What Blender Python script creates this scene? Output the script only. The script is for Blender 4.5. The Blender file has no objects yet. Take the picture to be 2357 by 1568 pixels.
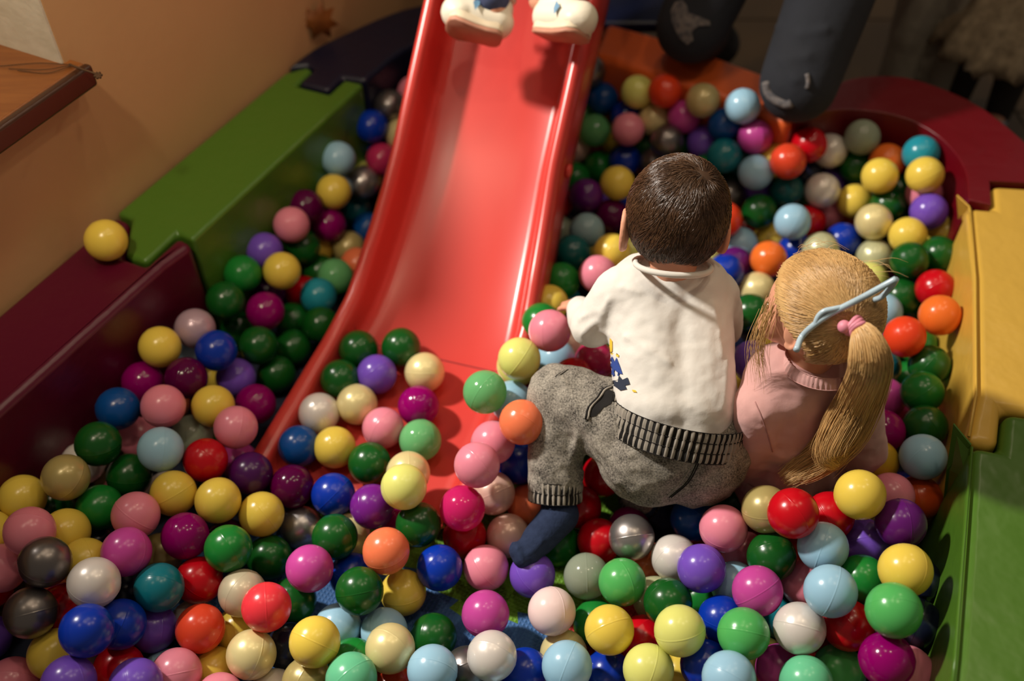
import bpy, bmesh, math, random
import numpy as np
from mathutils import Vector, Matrix
from mathutils.bvhtree import BVHTree

sc = bpy.context.scene
COL = sc.collection
rnd = random.Random(7)
rng = np.random.default_rng(7)

# ------------------------------------------------------------------ camera
CAM_H, PITCH, FPX = 1.42, math.radians(47.0), 2291.5
cd = bpy.data.cameras.new('camera')
cam = bpy.data.objects.new('camera', cd); COL.objects.link(cam)
cam.location = (0, 0, CAM_H); cam.rotation_euler = (math.pi/2 - PITCH, 0, 0)
cd.lens = 35.0; cd.sensor_width = 36.0; cd.sensor_fit = 'HORIZONTAL'
cd.clip_start = 0.05; cd.clip_end = 60
cd.dof.use_dof = True; cd.dof.focus_distance = 1.40; cd.dof.aperture_fstop = 1.7
sc.camera = cam

# ------------------------------------------------------------------ world and lights
w = bpy.data.worlds.new('room_air'); sc.world = w; w.use_nodes = True
w.node_tree.nodes['Background'].inputs[0].default_value = (1.0, 0.84, 0.68, 1)
w.node_tree.nodes['Background'].inputs[1].default_value = 0.045

def light(name, kind, loc, energy, col, target=None, **kw):
    d = bpy.data.lights.new(name, kind); d.energy = energy; d.color = col
    for k, v in kw.items(): setattr(d, k, v)
    o = bpy.data.objects.new(name, d); COL.objects.link(o); o.location = loc
    if target: o.rotation_euler = (Vector(target) - Vector(loc)).to_track_quat('-Z', 'Y').to_euler()
    return o
# daylight falling in over the low wall on the left
light('window_daylight', 'SPOT', (-1.98, 1.63, 2.42), 186, (1.0, 0.93, 0.84), (0.26, 1.06, 0.15),
      spot_size=math.radians(44), spot_blend=0.75, shadow_soft_size=0.12)
# small warm ceiling lamps; last two are added fill for toddlers and niche side
for k, p in enumerate([(0.55, 0.85, 2.55), (-0.25, 1.1, 2.6), (0.15, 1.75, 2.6), (1.3, 1.3, 2.6), (1.5, 2.5, 2.6), (-.85, .5, 1.8)]):
    light('ceiling_and_fill_lamp', 'POINT', p, 4.8 if p[2] > 2 else 1.2, (1.0, 0.80, 0.56), shadow_soft_size=0.045)

# added fill spot brightening the wall niche; no fixture there
light('niche_fill_spot', 'SPOT', (-.72, .72, 1.75), 13, (1.0, 0.84, 0.62), (-.78, 1.36, .60), spot_size=math.radians(62), spot_blend=1.0, shadow_soft_size=0.05)

vs = sc.view_settings
vs.view_transform = 'Standard'; vs.look = 'None'; vs.gamma = 1.0; vs.use_curve_mapping = False
vs.exposure = 1.45

# ------------------------------------------------------------------ helpers
def lin(c):
    f = lambda v: v/12.92 if v <= .04045 else ((v+.055)/1.055)**2.4
    return tuple(f(x/255.0) for x in c) + (1.0,)

def pray(px, py):
    a = (px-1178.5)/FPX; b = (py-784.0)/FPX; s, c = math.sin(PITCH), math.cos(PITCH)
    return Vector((a, c-b*s, -s-b*c))
def at(px, py, z):
    """the point of the place at height z that the photograph shows there"""
    d = pray(px, py); return Vector((0, 0, CAM_H)) + d*((z-CAM_H)/d.z)
def deep(px, py, z, depth):
    return at(px, py, z) + pray(px, py).normalized()*depth

MATS = {}
def mat(name, col, rough=.5, metal=0.0, spec=.5, coat=0.0, noise=None, bump=None, trans=0.0, see=0.0, sheen=0.0, rows=None):
    """noise=(scale,col2,contrast)  bump=(scale,strength,distance)"""
    if name in MATS: return MATS[name]
    m = bpy.data.materials.new(name); m.use_nodes = True; MATS[name] = m
    nt = m.node_tree; N = nt.nodes; Lk = nt.links; b = N['Principled BSDF']; out = N['Material Output']
    base = lin(col)
    b.inputs['Base Color'].default_value = base
    b.inputs['Roughness'].default_value = rough; b.inputs['Metallic'].default_value = metal
    b.inputs['Specular IOR Level'].default_value = spec
    b.inputs['Coat Weight'].default_value = coat; b.inputs['Coat Roughness'].default_value = .12
    b.inputs['Sheen Weight'].default_value = sheen
    tc = N.new('ShaderNodeTexCoord')
    if noise:
        t = N.new('ShaderNodeTexNoise'); t.inputs['Scale'].default_value = noise[0]; t.inputs['Detail'].default_value = 6
        Lk.new(tc.outputs['Object'], t.inputs['Vector'])
        r = N.new('ShaderNodeValToRGB'); k = noise[2]
        r.color_ramp.elements[0].position = .5-k; r.color_ramp.elements[1].position = .5+k
        r.color_ramp.elements[0].color = base; r.color_ramp.elements[1].color = lin(noise[1])
        Lk.new(t.outputs['Fac'], r.inputs['Fac']); Lk.new(r.outputs['Color'], b.inputs['Base Color'])
    if bump:
        t2 = N.new('ShaderNodeTexNoise'); t2.inputs['Scale'].default_value = bump[0]; t2.inputs['Detail'].default_value = 4
        Lk.new(tc.outputs['Object'], t2.inputs['Vector'])
        bp = N.new('ShaderNodeBump'); bp.inputs['Strength'].default_value = bump[1]; bp.inputs['Distance'].default_value = bump[2]
        Lk.new(t2.outputs['Fac'], bp.inputs['Height']); Lk.new(bp.outputs['Normal'], b.inputs['Normal'])
    last = b.outputs[0]
    if trans:
        tr = N.new('ShaderNodeBsdfTranslucent'); tr.inputs['Color'].default_value = base
        mx = N.new('ShaderNodeMixShader'); mx.inputs[0].default_value = trans
        Lk.new(last, mx.inputs[1]); Lk.new(tr.outputs[0], mx.inputs[2]); last = mx.outputs[0]
    if see:
        tp = N.new('ShaderNodeBsdfTransparent'); tp.inputs['Color'].default_value = tuple(.4+.6*x for x in base[:3])+(1,)
        mx = N.new('ShaderNodeMixShader'); mx.inputs[0].default_value = see
        Lk.new(last, mx.inputs[1]); Lk.new(tp.outputs[0], mx.inputs[2]); last = mx.outputs[0]
    if last != b.outputs[0]: Lk.new(last, out.inputs['Surface'])
    return m

def link(o, parent=None):
    COL.objects.link(o)
    if parent is not None: o.parent = parent
    return o
def mesh_np(name, V, Fq, m, parent=None, smooth=True):
    """fast mesh from arrays; Fq is (n,4) or (n,3)"""
    V = np.asarray(V, np.float32); Fq = np.asarray(Fq, np.int32)
    me = bpy.data.meshes.new(name)
    me.vertices.add(len(V)); me.vertices.foreach_set('co', V.ravel())
    k = Fq.shape[1]
    me.loops.add(Fq.size); me.loops.foreach_set('vertex_index', Fq.ravel())
    me.polygons.add(len(Fq)); me.polygons.foreach_set('loop_start', np.arange(0, Fq.size, k, dtype=np.int32))
    me.polygons.foreach_set('use_smooth', np.full(len(Fq), smooth))
    me.update(calc_edges=True); me.validate()
    if m: me.materials.append(m)
    return link(bpy.data.objects.new(name, me), parent)
def mesh_py(name, V, Fs, m, parent=None, smooth=False):
    me = bpy.data.meshes.new(name); me.from_pydata([tuple(v) for v in V], [], Fs); me.update()
    if smooth: me.polygons.foreach_set('use_smooth', [True]*len(me.polygons))
    if m: me.materials.append(m)
    return link(bpy.data.objects.new(name, me), parent)
def empty(name, loc=(0, 0, 0)):
    o = bpy.data.objects.new(name, None); o.location = loc; o.empty_display_size = .05; return link(o)
def tag(o, label, cat, group=None):
    o['label'] = label; o['category'] = cat
    if group: o['group'] = group
    return o
def struct(o, label=None):
    o['kind'] = 'structure'
    if label: o['label'] = label
    return o
def baked(o, mods):
    """apply modifiers given as (type, {settings})"""
    for t, kw in mods:
        md = o.modifiers.new(t.lower(), t)
        for k, v in kw.items(): setattr(md, k, v)
    dg = bpy.context.evaluated_depsgraph_get()
    me = bpy.data.meshes.new_from_object(o.evaluated_get(dg))
    o.modifiers.clear(); old = o.data; o.data = me; bpy.data.meshes.remove(old); me.name = o.name
    return o
def smooth_all(o): o.data.polygons.foreach_set('use_smooth', [True]*len(o.data.polygons)); return o

def tube_arrays(pts, rad, sides=10, closed=False, cap=True):
    pts = [Vector(p) for p in pts]; n = len(pts)
    if not hasattr(rad, '__len__'): rad = [rad]*n
    T = []
    for i in range(n):
        a = pts[(i-1) % n] if (closed or i > 0) else pts[0]
        b = pts[(i+1) % n] if (closed or i < n-1) else pts[-1]
        T.append((b-a).normalized())
    u = T[0].orthogonal().normalized(); V = []; Fs = []
    for i in range(n):
        u = (u - T[i]*u.dot(T[i])).normalized(); v = T[i].cross(u)
        for k in range(sides):
            t = 2*math.pi*k/sides
            V.append(pts[i] + (u*math.cos(t)+v*math.sin(t))*rad[i])
    m = n if closed else n-1
    for i in range(m):
        j = (i+1) % n
        for k in range(sides):
            l = (k+1) % sides
            Fs.append((i*sides+k, i*sides+l, j*sides+l, j*sides+k))
    if cap and not closed:
        Fs.append(tuple(range(sides-1, -1, -1))); Fs.append(tuple(range((n-1)*sides, n*sides)))
    return V, Fs
def tube(name, pts, rad, m, parent=None, sides=10, closed=False):
    V, Fs = tube_arrays(pts, rad, sides, closed); return mesh_py(name, V, Fs, m, parent, True)
def spline(pts, n):
    """Catmull-Rom through points"""
    P = [Vector(p) for p in pts]; P = [P[0]*2-P[1]] + P + [P[-1]*2-P[-2]]; out = []
    seg = len(P)-3
    for i in range(n):
        t = i/(n-1)*seg; k = min(int(t), seg-1); f = t-k
        a, b, c, d = P[k:k+4]
        out.append(.5*((2*b)+(c-a)*f+(2*a-5*b+4*c-d)*f*f+(3*b-a-3*c+d)*f**3))
    return out
def box(name, lo, hi, m, parent=None, bevel=0):
    x0, y0, z0 = lo; x1, y1, z1 = hi
    V = [(x0,y0,z0),(x1,y0,z0),(x1,y1,z0),(x0,y1,z0),(x0,y0,z1),(x1,y0,z1),(x1,y1,z1),(x0,y1,z1)]
    o = mesh_py(name, V, [(3,2,1,0),(4,5,6,7),(0,1,5,4),(1,2,6,5),(2,3,7,6),(3,0,4,7)], m, parent)
    if bevel: baked(o, [('BEVEL', dict(width=bevel, segments=3))])
    return o
def prism(name, poly, z0, z1, m, parent=None, bevel=0.0, seg=4):
    """outline in plan, extruded; any winding"""
    P = [(p[0], p[1]) for p in poly]
    A = sum(P[i][0]*P[(i+1) % len(P)][1]-P[(i+1) % len(P)][0]*P[i][1] for i in range(len(P)))
    if A < 0: P = P[::-1]
    n = len(P)
    V = [(x, y, z0) for x, y in P] + [(x, y, z1) for x, y in P]
    Fs = [tuple(range(n-1, -1, -1)), tuple(range(n, 2*n))] + [(i, (i+1) % n, n+(i+1) % n, n+i) for i in range(n)]
    o = mesh_py(name, V, Fs, m, parent)
    if bevel:
        baked(o, [('BEVEL', dict(width=bevel, segments=seg, limit_method='ANGLE', angle_limit=math.radians(35)))])
        smooth_all(o); baked(o, [('WEIGHTED_NORMAL', dict(keep_sharp=False))])
    return o

# bodies: overlapping tapered limbs fused to one skin
def S(c, r, rot=None): return ('s', Vector(c), r, rot)
def Cp(a, ra, b, rb): return ('c', Vector(a), ra, Vector(b), rb)
def blob_arrays(prims):
    V = []; Fs = []
    def sphere(c, r, rot=None, n=20, k=12):
        o = len(V); rr = (r, r, r) if not hasattr(r, '__len__') else r
        M = rot if rot is not None else Matrix.Identity(3)
        V.append(Vector(c)+M@Vector((0, 0, rr[2])))
        for i in range(1, k):
            t = math.pi*i/k
            for j in range(n):
                p = 2*math.pi*j/n
                V.append(Vector(c)+M@Vector((rr[0]*math.sin(t)*math.cos(p), rr[1]*math.sin(t)*math.sin(p), rr[2]*math.cos(t))))
        V.append(Vector(c)+M@Vector((0, 0, -rr[2])))
        for j in range(n): Fs.append((o, o+1+j, o+1+(j+1) % n))
        for i in range(k-2):
            for j in range(n):
                a = o+1+i*n; Fs.append((a+j, a+n+j, a+n+(j+1) % n, a+(j+1) % n))
        a = o+1+(k-2)*n; e = len(V)-1
        for j in range(n): Fs.append((a+j, e, a+(j+1) % n))
    for p in prims:
        if p[0] == 's': sphere(p[1], p[2], p[3])
        else:
            _, a, ra, b, rb = p
            sphere(a, ra, n=16, k=10); sphere(b, rb, n=16, k=10)
            tv, tf = tube_arrays([a, a.lerp(b, .5), b], [ra, (ra+rb)/2, rb], 16)
            o = len(V); V.extend(tv); Fs.extend([tuple(i+o for i in f) for f in tf])
    return V, Fs
def blob(name, prims, m, parent=None, voxel=.005, smooth=8, folds=(), crumple=None):
    """folds: (pixel polyline, radius, inset): ridges laid on the skin where they show, then fused"""
    V, Fs = blob_arrays(prims)
    o = mesh_py(name, V, Fs, m, parent)
    baked(o, [('REMESH', dict(mode='VOXEL', voxel_size=voxel)), ('SMOOTH', dict(iterations=smooth, factor=.5))])
    if folds:
        extra = []
        bv = bvh(o)
        for line, r, inset in folds:
            p = trace(bv, line, -inset)
            extra += [Cp(p[i], r, p[i+1], r) for i in range(len(p)-1)]
        v2, f2 = blob_arrays(extra)
        V = [v.co.copy() for v in o.data.vertices]; k = len(V)
        Fs = [tuple(p.vertices) for p in o.data.polygons] + [tuple(i+k for i in f) for f in f2]
        me = bpy.data.meshes.new(name); me.from_pydata([tuple(v) for v in V+v2], [], Fs); me.update()
        me.materials.append(m); old = o.data; o.data = me; bpy.data.meshes.remove(old)
        baked(o, [('REMESH', dict(mode='VOXEL', voxel_size=voxel*.8)), ('SMOOTH', dict(iterations=4, factor=.5))])
    if crumple:
        tx = bpy.data.textures.new(name+'_cloth', 'CLOUDS'); tx.noise_scale = crumple[0]; tx.noise_depth = 2
        baked(o, [('DISPLACE', dict(texture=tx, strength=crumple[1], mid_level=.5, texture_coords='GLOBAL'))])
    smooth_all(o)
    if m and not o.data.materials: o.data.materials.append(m)
    return o
def bvh(o):
    me = o.data
    return BVHTree.FromPolygons([v.co.copy() for v in me.vertices], [tuple(p.vertices) for p in me.polygons])
def trace(bv, line, lift=.001, n=None):
    """follow a line over the surface of a finished thing"""
    if n: line = [(v.x, v.y) for v in spline([(p[0], p[1], 0) for p in line], n)]
    out = []
    for px, py in line:
        d = pray(px, py).normalized()
        h, nn, _, _ = bv.ray_cast(Vector((0, 0, CAM_H)), d)
        if h is None:
            h2 = bv.find_nearest(Vector((0, 0, CAM_H))+d*1.45); h, nn = h2[0], h2[1]
        if nn.dot(d) > 0: nn = -nn
        out.append(h+nn*lift)
    return out
def strands(name, paths, r0, m, parent=None, base=None, taper=.25):
    """hair: paths (S,K,3) swept to three-sided fibres; base = extra (verts, quads)"""
    P = np.asarray(paths, float); Sn, K, _ = P.shape
    T = np.gradient(P, axis=1); T /= np.linalg.norm(T, axis=2, keepdims=True)+1e-9
    ref = rng.normal(size=(Sn, 1, 3)); u = np.cross(T, ref); u /= np.linalg.norm(u, axis=2, keepdims=True)+1e-9
    v = np.cross(T, u); rad = r0*(1-(1-taper)*np.linspace(0, 1, K)**2)[None, :, None]
    ang = [0, 2*math.pi/3, 4*math.pi/3]
    V = np.stack([P+rad*(u*math.cos(a)+v*math.sin(a)) for a in ang], axis=2).reshape(-1, 3)
    idx = np.arange(Sn*K*3).reshape(Sn, K, 3)
    q = [np.stack([idx[:, :-1, k], idx[:, :-1, (k+1) % 3], idx[:, 1:, (k+1) % 3], idx[:, 1:, k]], axis=-1).reshape(-1, 4) for k in range(3)]
    Fq = np.concatenate(q)
    if base is not None:
        n = len(V); V = np.concatenate([V, np.asarray(base[0], float)]); Fq = np.concatenate([Fq, np.asarray(base[1])+n])
    return mesh_np(name, V, Fq, m, parent)

# ------------------------------------------------------------------ the setting
WD = Vector((.4416, .8972, 0)); WN = Vector((.8972, -.4416, 0)); W0 = Vector((-.709, 1.377, 0))   # wall line, its room side
def wp(u, n, z): p = W0 + WD*u + WN*n; return Vector((p.x, p.y, z))
def wall_box(name, u0, u1, n0, n1, z0, z1, m, parent=None, bevel=0):
    V = [wp(u0,n1,z0),wp(u1,n1,z0),wp(u1,n0,z0),wp(u0,n0,z0),wp(u0,n1,z1),wp(u1,n1,z1),wp(u1,n0,z1),wp(u0,n0,z1)]
    o = mesh_py(name, V, [(3,2,1,0),(4,5,6,7),(0,1,5,4),(1,2,6,5),(2,3,7,6),(3,0,4,7)], m, parent)
    if bevel: baked(o, [('BEVEL', dict(width=bevel, segments=4))]); smooth_all(o); baked(o, [('WEIGHTED_NORMAL', dict())])
    return o
m_wall = mat('tan_wall_paint', (204, 160, 112), .75, noise=(2.5, (194, 148, 100), .25), bump=(60, .15, .002))
m_plaster = mat('white_plaster', (226, 218, 200), .8, noise=(30, (206, 197, 176), .3), bump=(55, .5, .003))
m_floor = mat('brown_floor', (92, 70, 38), .35, noise=(5, (74, 55, 30), .3))

fl = box('floor', (-3, -1, -.06), (4, 6, -.002), m_floor); struct(fl, 'dark brown tiled floor outside the pit')
m_joint = mat('floor_joint', (48, 36, 20), .8)
for i in range(-2, 9):
    q = box('tile_joint', (-3, .3+i*.45, -.003), (4, .306+i*.45, -.0012), m_joint, fl)
    q = box('tile_joint', (-1.9+i*.45, -1, -.003), (-1.894+i*.45, 6, -.0012), m_joint, fl)

NE = .012                                   # where the window niche begins along the wall
wl = wall_box('wall_left', -1.8, 1.35, -.24, 0, 0, .541, m_wall); struct(wl, 'tan painted wall behind the pit')
wl2 = wall_box('wall_pier', NE, 1.35, -.24, 0, .541, .835, m_wall, wl)
wall_box('niche_side', NE-.004, NE, -.235, -.002, .57, .833, m_plaster, wl)
wall_box('niche_light_blocker', -1.8, NE-.004, -.24, -.235, .541, 1.10, m_plaster, wl)  # unseen panel, added tall to keep the key light off the left pile
m_wood = mat('sill_wood', (150, 92, 44), .35, noise=(9, (118, 66, 28), .3))
m_woodedge = mat('sill_edge_wood', (62, 34, 20), .3)
# stretch the grain along the board
nt = m_wood.node_tree
mp = nt.nodes.new('ShaderNodeMapping'); mp.inputs['Scale'].default_value = (1.2, 9, 9); mp.inputs['Rotation'].default_value = (0, 0, -math.radians(63))
tcn = next(n for n in nt.nodes if n.type == 'TEX_COORD'); tn = next(n for n in nt.nodes if n.type == 'TEX_NOISE')
nt.links.new(tcn.outputs['Object'], mp.inputs['Vector']); nt.links.new(mp.outputs['Vector'], tn.inputs['Vector'])
win = struct(empty('trim_1', wp(-.5, -.1, .543)), 'brown wooden sill board of the wall niche')
win.matrix_world = Matrix.Translation(win.location)
def pw(o):   # parent to the sill, keeping the place
    o.parent = win; o.matrix_parent_inverse = win.matrix_world.inverted(); return o
pw(wall_box('sill_board', -1.8, NE+.014, -.23, .026, .543, .572, m_wood, None, .004))
pw(wall_box('sill_nosing', -1.8, NE+.016, .026, .042, .535, .573, m_woodedge, None, .006))

# ------------------------------------------------------------------ soft foam blocks of the pit wall
TOP = .28
def vinyl(name, col, rough=.33):
    return mat(name, col, rough, spec=.5, bump=(7, .55, .014))
def A(*pts): return [at(x, y, TOP) for x, y in pts]
def out(p, q, d):   # offset a polyline sideways
    return p + q*d
mg, my, mr, mo, mb, mm = (vinyl('green_vinyl', (72, 110, 31)), vinyl('yellow_vinyl', (208, 166, 68)), vinyl('red_vinyl', (100, 3, 18)),
    vinyl('orange_vinyl', (222, 100, 44)), vinyl('navy_vinyl', (10, 14, 40), .4), vinyl('magenta_vinyl', (80, 2, 33)))
m_velcro = mat('velcro_edge', (150, 120, 110), .9)
BG = 'foam blocks of the pit wall'
KP = 1.0364
def V2(x, y): return Vector((x*KP, y*KP, TOP))
tongueL = A((302, 502), (286, 587), (335, 603), (408, 535))
green_l = [V2(-.533, 1.255)] + A((838, 191), (792, 182), (757, 215), (682, 196), (720, 160), (705, 153), (655, 167), (266, 490)) + tongueL + A((430, 545))
ob = prism('foam_block', green_l, 0, TOP, mg, None, .014)
tag(ob, 'green foam block against the wall left of the slide', 'foam block', BG)
mag = A((440, 558), (380, 606), (150, 812), (0, 946)) + [V2(-.93, .46), V2(-1.09, .53)] + A((0, 700), (262, 494)) + [p.copy() for p in tongueL] + A((425, 548))
mag_poly = A((443, 561), (380, 606), (150, 812), (0, 946)) + [V2(-.93, .46), V2(-1.06, .545)] + A((262, 496), (298, 506), (281, 590), (336, 609), (411, 541))
ob = prism('foam_block', mag_poly, 0, TOP, mm, None, .014)
tag(ob, 'dark magenta foam block against the wall at the left edge', 'foam block', BG)
blue_in = spline([V2(-.291, 1.731), V2(-.215, 1.856), V2(-.10, 1.925), V2(.05, 1.915), V2(.162, 1.84)], 14)
blue_out = spline([V2(-.455, 1.781), V2(-.412, 1.853), V2(-.349, 1.92), V2(-.281, 1.984), V2(-.209, 2.031), V2(-.06, 2.075), V2(.08, 2.05), V2(.20, 1.972)], 16)
blue_t = A((709, 152), (724, 161), (686, 194), (757, 211), (790, 180))
ob = prism('foam_block', blue_in + blue_out[::-1] + blue_t, 0, TOP+.004, mb, None, .012)
tag(ob, 'dark navy curved foam block behind the slide', 'foam block', BG)
ob = prism('foam_block', [V2(.168, 1.836), V2(.285, 1.767), V2(.403, 1.69), V2(.528, 1.592), V2(.61, 1.69), V2(.468, 1.796), V2(.352, 1.887), V2(.205, 1.968)], 0, TOP, mo, None, .018)
tag(ob, 'bright orange foam block right of the slide', 'foam block', BG)
ve = [V2(.5340, 1.5925), V2(.5285, 1.588)]
vel = mesh_py('velcro_strip', [Vector((p.x, p.y, z)) for p, z in ((ve[0], .262), (ve[0], .10), (ve[1], .10), (ve[1], .262))], [(0, 1, 2, 3)], m_velcro, ob)
red_in = spline([V2(.538, 1.597), V2(.576, 1.621), V2(.654, 1.631), V2(.733, 1.612), V2(.782, 1.567), V2(.808, 1.506), V2(.812, 1.434), V2(.793, 1.356)], 22)
red_out = spline([V2(.615, 1.695), V2(.66, 1.728), V2(.715, 1.747), V2(.80, 1.737), V2(.895, 1.653), V2(.949, 1.526), V2(.975, 1.415)], 18)
red_poly = red_in + A((2281, 474), (2277, 419)) + [V2(.975, 1.40)] + red_out[::-1]
ob = prism('foam_block', red_poly, 0, TOP+.003, mr, None, .016)
tag(ob, 'dark red rounded corner foam block at upper right', 'foam block', BG)
yel = A((2226, 474), (2232, 478)) [:1] + A((2284, 479), (2280, 424)) + [V2(.98, 1.392), V2(.95, 1.1), V2(.87, .858)] + A((2308, 940), (2300, 1029), (2222, 1012)) + [V2(.667, .92), V2(.744, 1.166)]
ob_y = prism('foam_block', yel, 0, TOP, my, None, .016)
tag(ob_y, 'yellow foam block along the right side', 'foam block', BG)
grn = A((2234, 1024), (2302, 1037), (2312, 948)) + [V2(.87, .85), V2(.78, .60), V2(.68, .33), V2(.44, .34), V2(.518, .524), V2(.574, .672)]
ob_g = prism('foam_block', grn, 0, TOP+.002, mg, None, .016)
tag(ob_g, 'green foam block in the lower right corner', 'foam block', BG)
# loose torn corner flaps
def flap(name, pts, m, parent, th=.003):
    P = [Vector(p) for p in pts]; n = (P[1]-P[0]).cross(P[2]-P[0]).normalized()*th
    k = len(P); V = P + [p+n for p in P]
    Fs = [tuple(range(k)), tuple(range(2*k-1, k-1, -1))] + [(i, i+k, (i+1) % k+k, (i+1) % k) for i in range(k)]
    o = mesh_py(name, V, Fs, m, parent); return o
flap('torn_flap', [at(2236, 1022, .285), at(2196, 974, .305), at(2180, 1080, .22), at(2172, 1160, .14), at(2222, 1100, .235)], mg, ob_g)
flap('torn_flap', [at(2232, 474, .285), at(2204, 448, .295), at(2208, 500, .23), at(2215, 540, .18), at(2236, 520, .275)], my, ob_y)

# sewn edge seams
def seam(o, pts, m, r=.0022): tube('edge_seam', pts, r, m, o, 6)
seam(ob_y, [at(2233, 480, TOP+.001), at(2245, 640, TOP+.001), at(2247, 905, TOP+.001), at(2230, 1005, TOP+.001)], my)
seam(ob_g, [at(2237, 1030, TOP+.003), at(2219, 1253, TOP+.003), at(2200, 1507, TOP+.003), at(2193, 1580, TOP+.003)], mg)

# ------------------------------------------------------------------ puzzle mats on the pit floor
def matmat(name, col):
    m = mat(name, col, .6, spec=.4)
    nt = m.node_tree; b = nt.nodes['Principled BSDF']; tc = nt.nodes.new('ShaderNodeTexCoord')
    mp = nt.nodes.new('ShaderNodeMapping'); mp.inputs['Rotation'].default_value = (0, 0, .5); mp.inputs['Scale'].default_value = (1, 1, 0)
    ck = nt.nodes.new('ShaderNodeTexVoronoi'); ck.distance = 'CHEBYCHEV'; ck.inputs['Randomness'].default_value = 0; ck.inputs['Scale'].default_value = 150
    bp = nt.nodes.new('ShaderNodeBump'); bp.inputs['Strength'].default_value = .8; bp.inputs['Distance'].default_value = .004
    nt.links.new(tc.outputs['Object'], mp.inputs['Vector']); nt.links.new(mp.outputs['Vector'], ck.inputs['Vector'])
    nt.links.new(ck.outputs['Distance'], bp.inputs['Height']); nt.links.new(bp.outputs['Normal'], b.inputs['Normal']); return m
MZ = .012
def M_(*p): return [at(x, y, MZ) for x, y in p]
def teeth(p, q, n=3, d=.018):
    """jigsaw edge between two corners: alternate knobs"""
    outl = [p]; t = (q-p)/n; nn = Vector((t.y, -t.x, 0)).normalized()
    for i in range(n):
        s = 1 if i % 2 else -1
        a = p+t*i
        outl += [a+t*.30, a+t*.22+nn*d*s, a+t*.5+nn*d*s*1.35, a+t*.78+nn*d*s, a+t*.70]
    return outl
c0, c1, c2, c3 = M_((640, 1215), (1290, 1475), (1480, 1285), (1300, 1050))
e1 = teeth(c0, c1, 5)
gx = at(1000, 1000, MZ)
green_m = e1 + teeth(c1, c2, 3) + [c2, at(1420, 1020, MZ), at(900, 1040, MZ)]
tag(prism('puzzle_mat', green_m, 0, MZ, matmat('mat_green', (104, 150, 36))), 'lime green waffle textured puzzle mat under the boy', 'floor mat', 'puzzle mats on the pit floor')
blue_m = e1[::-1] + [at(380, 1300, MZ), at(620, 1690, MZ), at(1190, 1690, MZ), c1]
blue_m = e1 + [c1, at(1200, 1700, MZ), at(420, 1700, MZ), at(380, 1250, MZ)]
tag(prism('puzzle_mat', blue_m, 0, MZ-.0005, matmat('mat_blue', (62, 104, 158))), 'blue waffle textured puzzle mat at the front', 'floor mat', 'puzzle mats on the pit floor')
e2 = teeth(c1, c2, 3)
red_m = e2 + [c2, at(1760, 1100, MZ), at(2050, 1400, MZ), at(1640, 1700, MZ), at(1330, 1500, MZ)]
tag(prism('puzzle_mat', red_m, 0, MZ-.001, matmat('mat_red', (168, 34, 26))), 'red waffle textured puzzle mat at lower right', 'floor mat', 'puzzle mats on the pit floor')
yel_m = [c1, at(1330, 1500, MZ), at(1640, 1700, MZ), at(1200, 1700, MZ)]
tag(prism('puzzle_mat', yel_m, 0, MZ-.002, matmat('mat_yellow', (214, 170, 40))), 'yellow puzzle mat corner at the bottom edge', 'floor mat', 'puzzle mats on the pit floor')
under = prism('pit_base', [(-.93, .3), (.57, .3), (.87, 1.5), (.62, 1.72), (.1, 1.98), (-.31, 1.81)], -.001, .002, mat('base_cloth', (26, 34, 58), .8)); struct(under, 'dark base sheet under the mats')

# ------------------------------------------------------------------ the slide
SS = Vector((-.155, 1.267, 0)); DU = Vector((.289, .957, 0)).normalized(); DV = Vector((DU.y, -DU.x, 0))
def bed(u):
    wd, s0 = .42, -.13; t = min(max((u-s0)/wd, 0), 1)
    return (.045+.10*(u+.36))+.755*(wd*t*t/2+max(u-s0-wd, 0))
def shift(u): return float(np.interp(u, [-.36, -.15, 0, .3, .6], [.004, .018, .030, .020, .018]))
m_slide = mat('red_slide_plastic', (204, 64, 56), .27, spec=.5, noise=(3, (198, 58, 52), .3))
half = [(-.180, -.045), (-.181, .0), (-.182, .06), (-.181, .088), (-.177, .103), (-.169, .112), (-.161, .112), (-.153, .106), (-.149, .094), (-.147, .07), (-.144, .04), (-.140, .02), (-.131, .006), (-.118, .001), (-.06, 0), (0, 0)]
half = [(v, z*.78 if z > 0 else z) for v, z in half]
prof = half + [(-v, z) for v, z in half[-2::-1]]
slide = empty('toy_slide', SS); tag(slide, 'red plastic slide running down into the ball pit', 'slide')
slide.matrix_world = Matrix.Translation(slide.location)
def sweep(name, us, widen, th=.006, zoff=0):
    V = []; n = len(prof)
    for u in us:
        e = 1e-3; sl = math.atan((bed(u+e)-bed(u-e))/(2*e)); kx = widen(u)
        nd = DU*(-math.sin(sl)) + Vector((0, 0, math.cos(sl)))
        for v, z in prof:
            hgt = z*float(np.interp(u, [-.37, -.1, .1], [.45, .72, 1.0])) if z > 0 else z
            V.append(SS + DU*u + Vector((0, 0, bed(u)+zoff)) + DV*(v*kx+shift(u)) + nd*hgt - SS)
    Fs = [(i*n+k, i*n+k+1, (i+1)*n+k+1, (i+1)*n+k) for i in range(len(us)-1) for k in range(n-1)]
    o = mesh_py(name, V, Fs, m_slide, slide, True)
    baked(o, [('SOLIDIFY', dict(thickness=th, offset=-1))]); smooth_all(o)
    return o
sweep('chute', list(np.linspace(-.37, 1.35, 84)), lambda u: float(np.interp(u, [-.36, -.05, .28, 1], [1.06, 1.0, .89, .91])))
sm = []
for v, z in prof[3:-3]:
    u = -.055; sm.append(DU*u + Vector((0, 0, bed(u)+z*.773-.0006)) + DV*(v*.998+shift(u)))
tube('seam_line', sm, .0014, mat('slide_seam', (120, 16, 22), .6), slide, 6)
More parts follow.
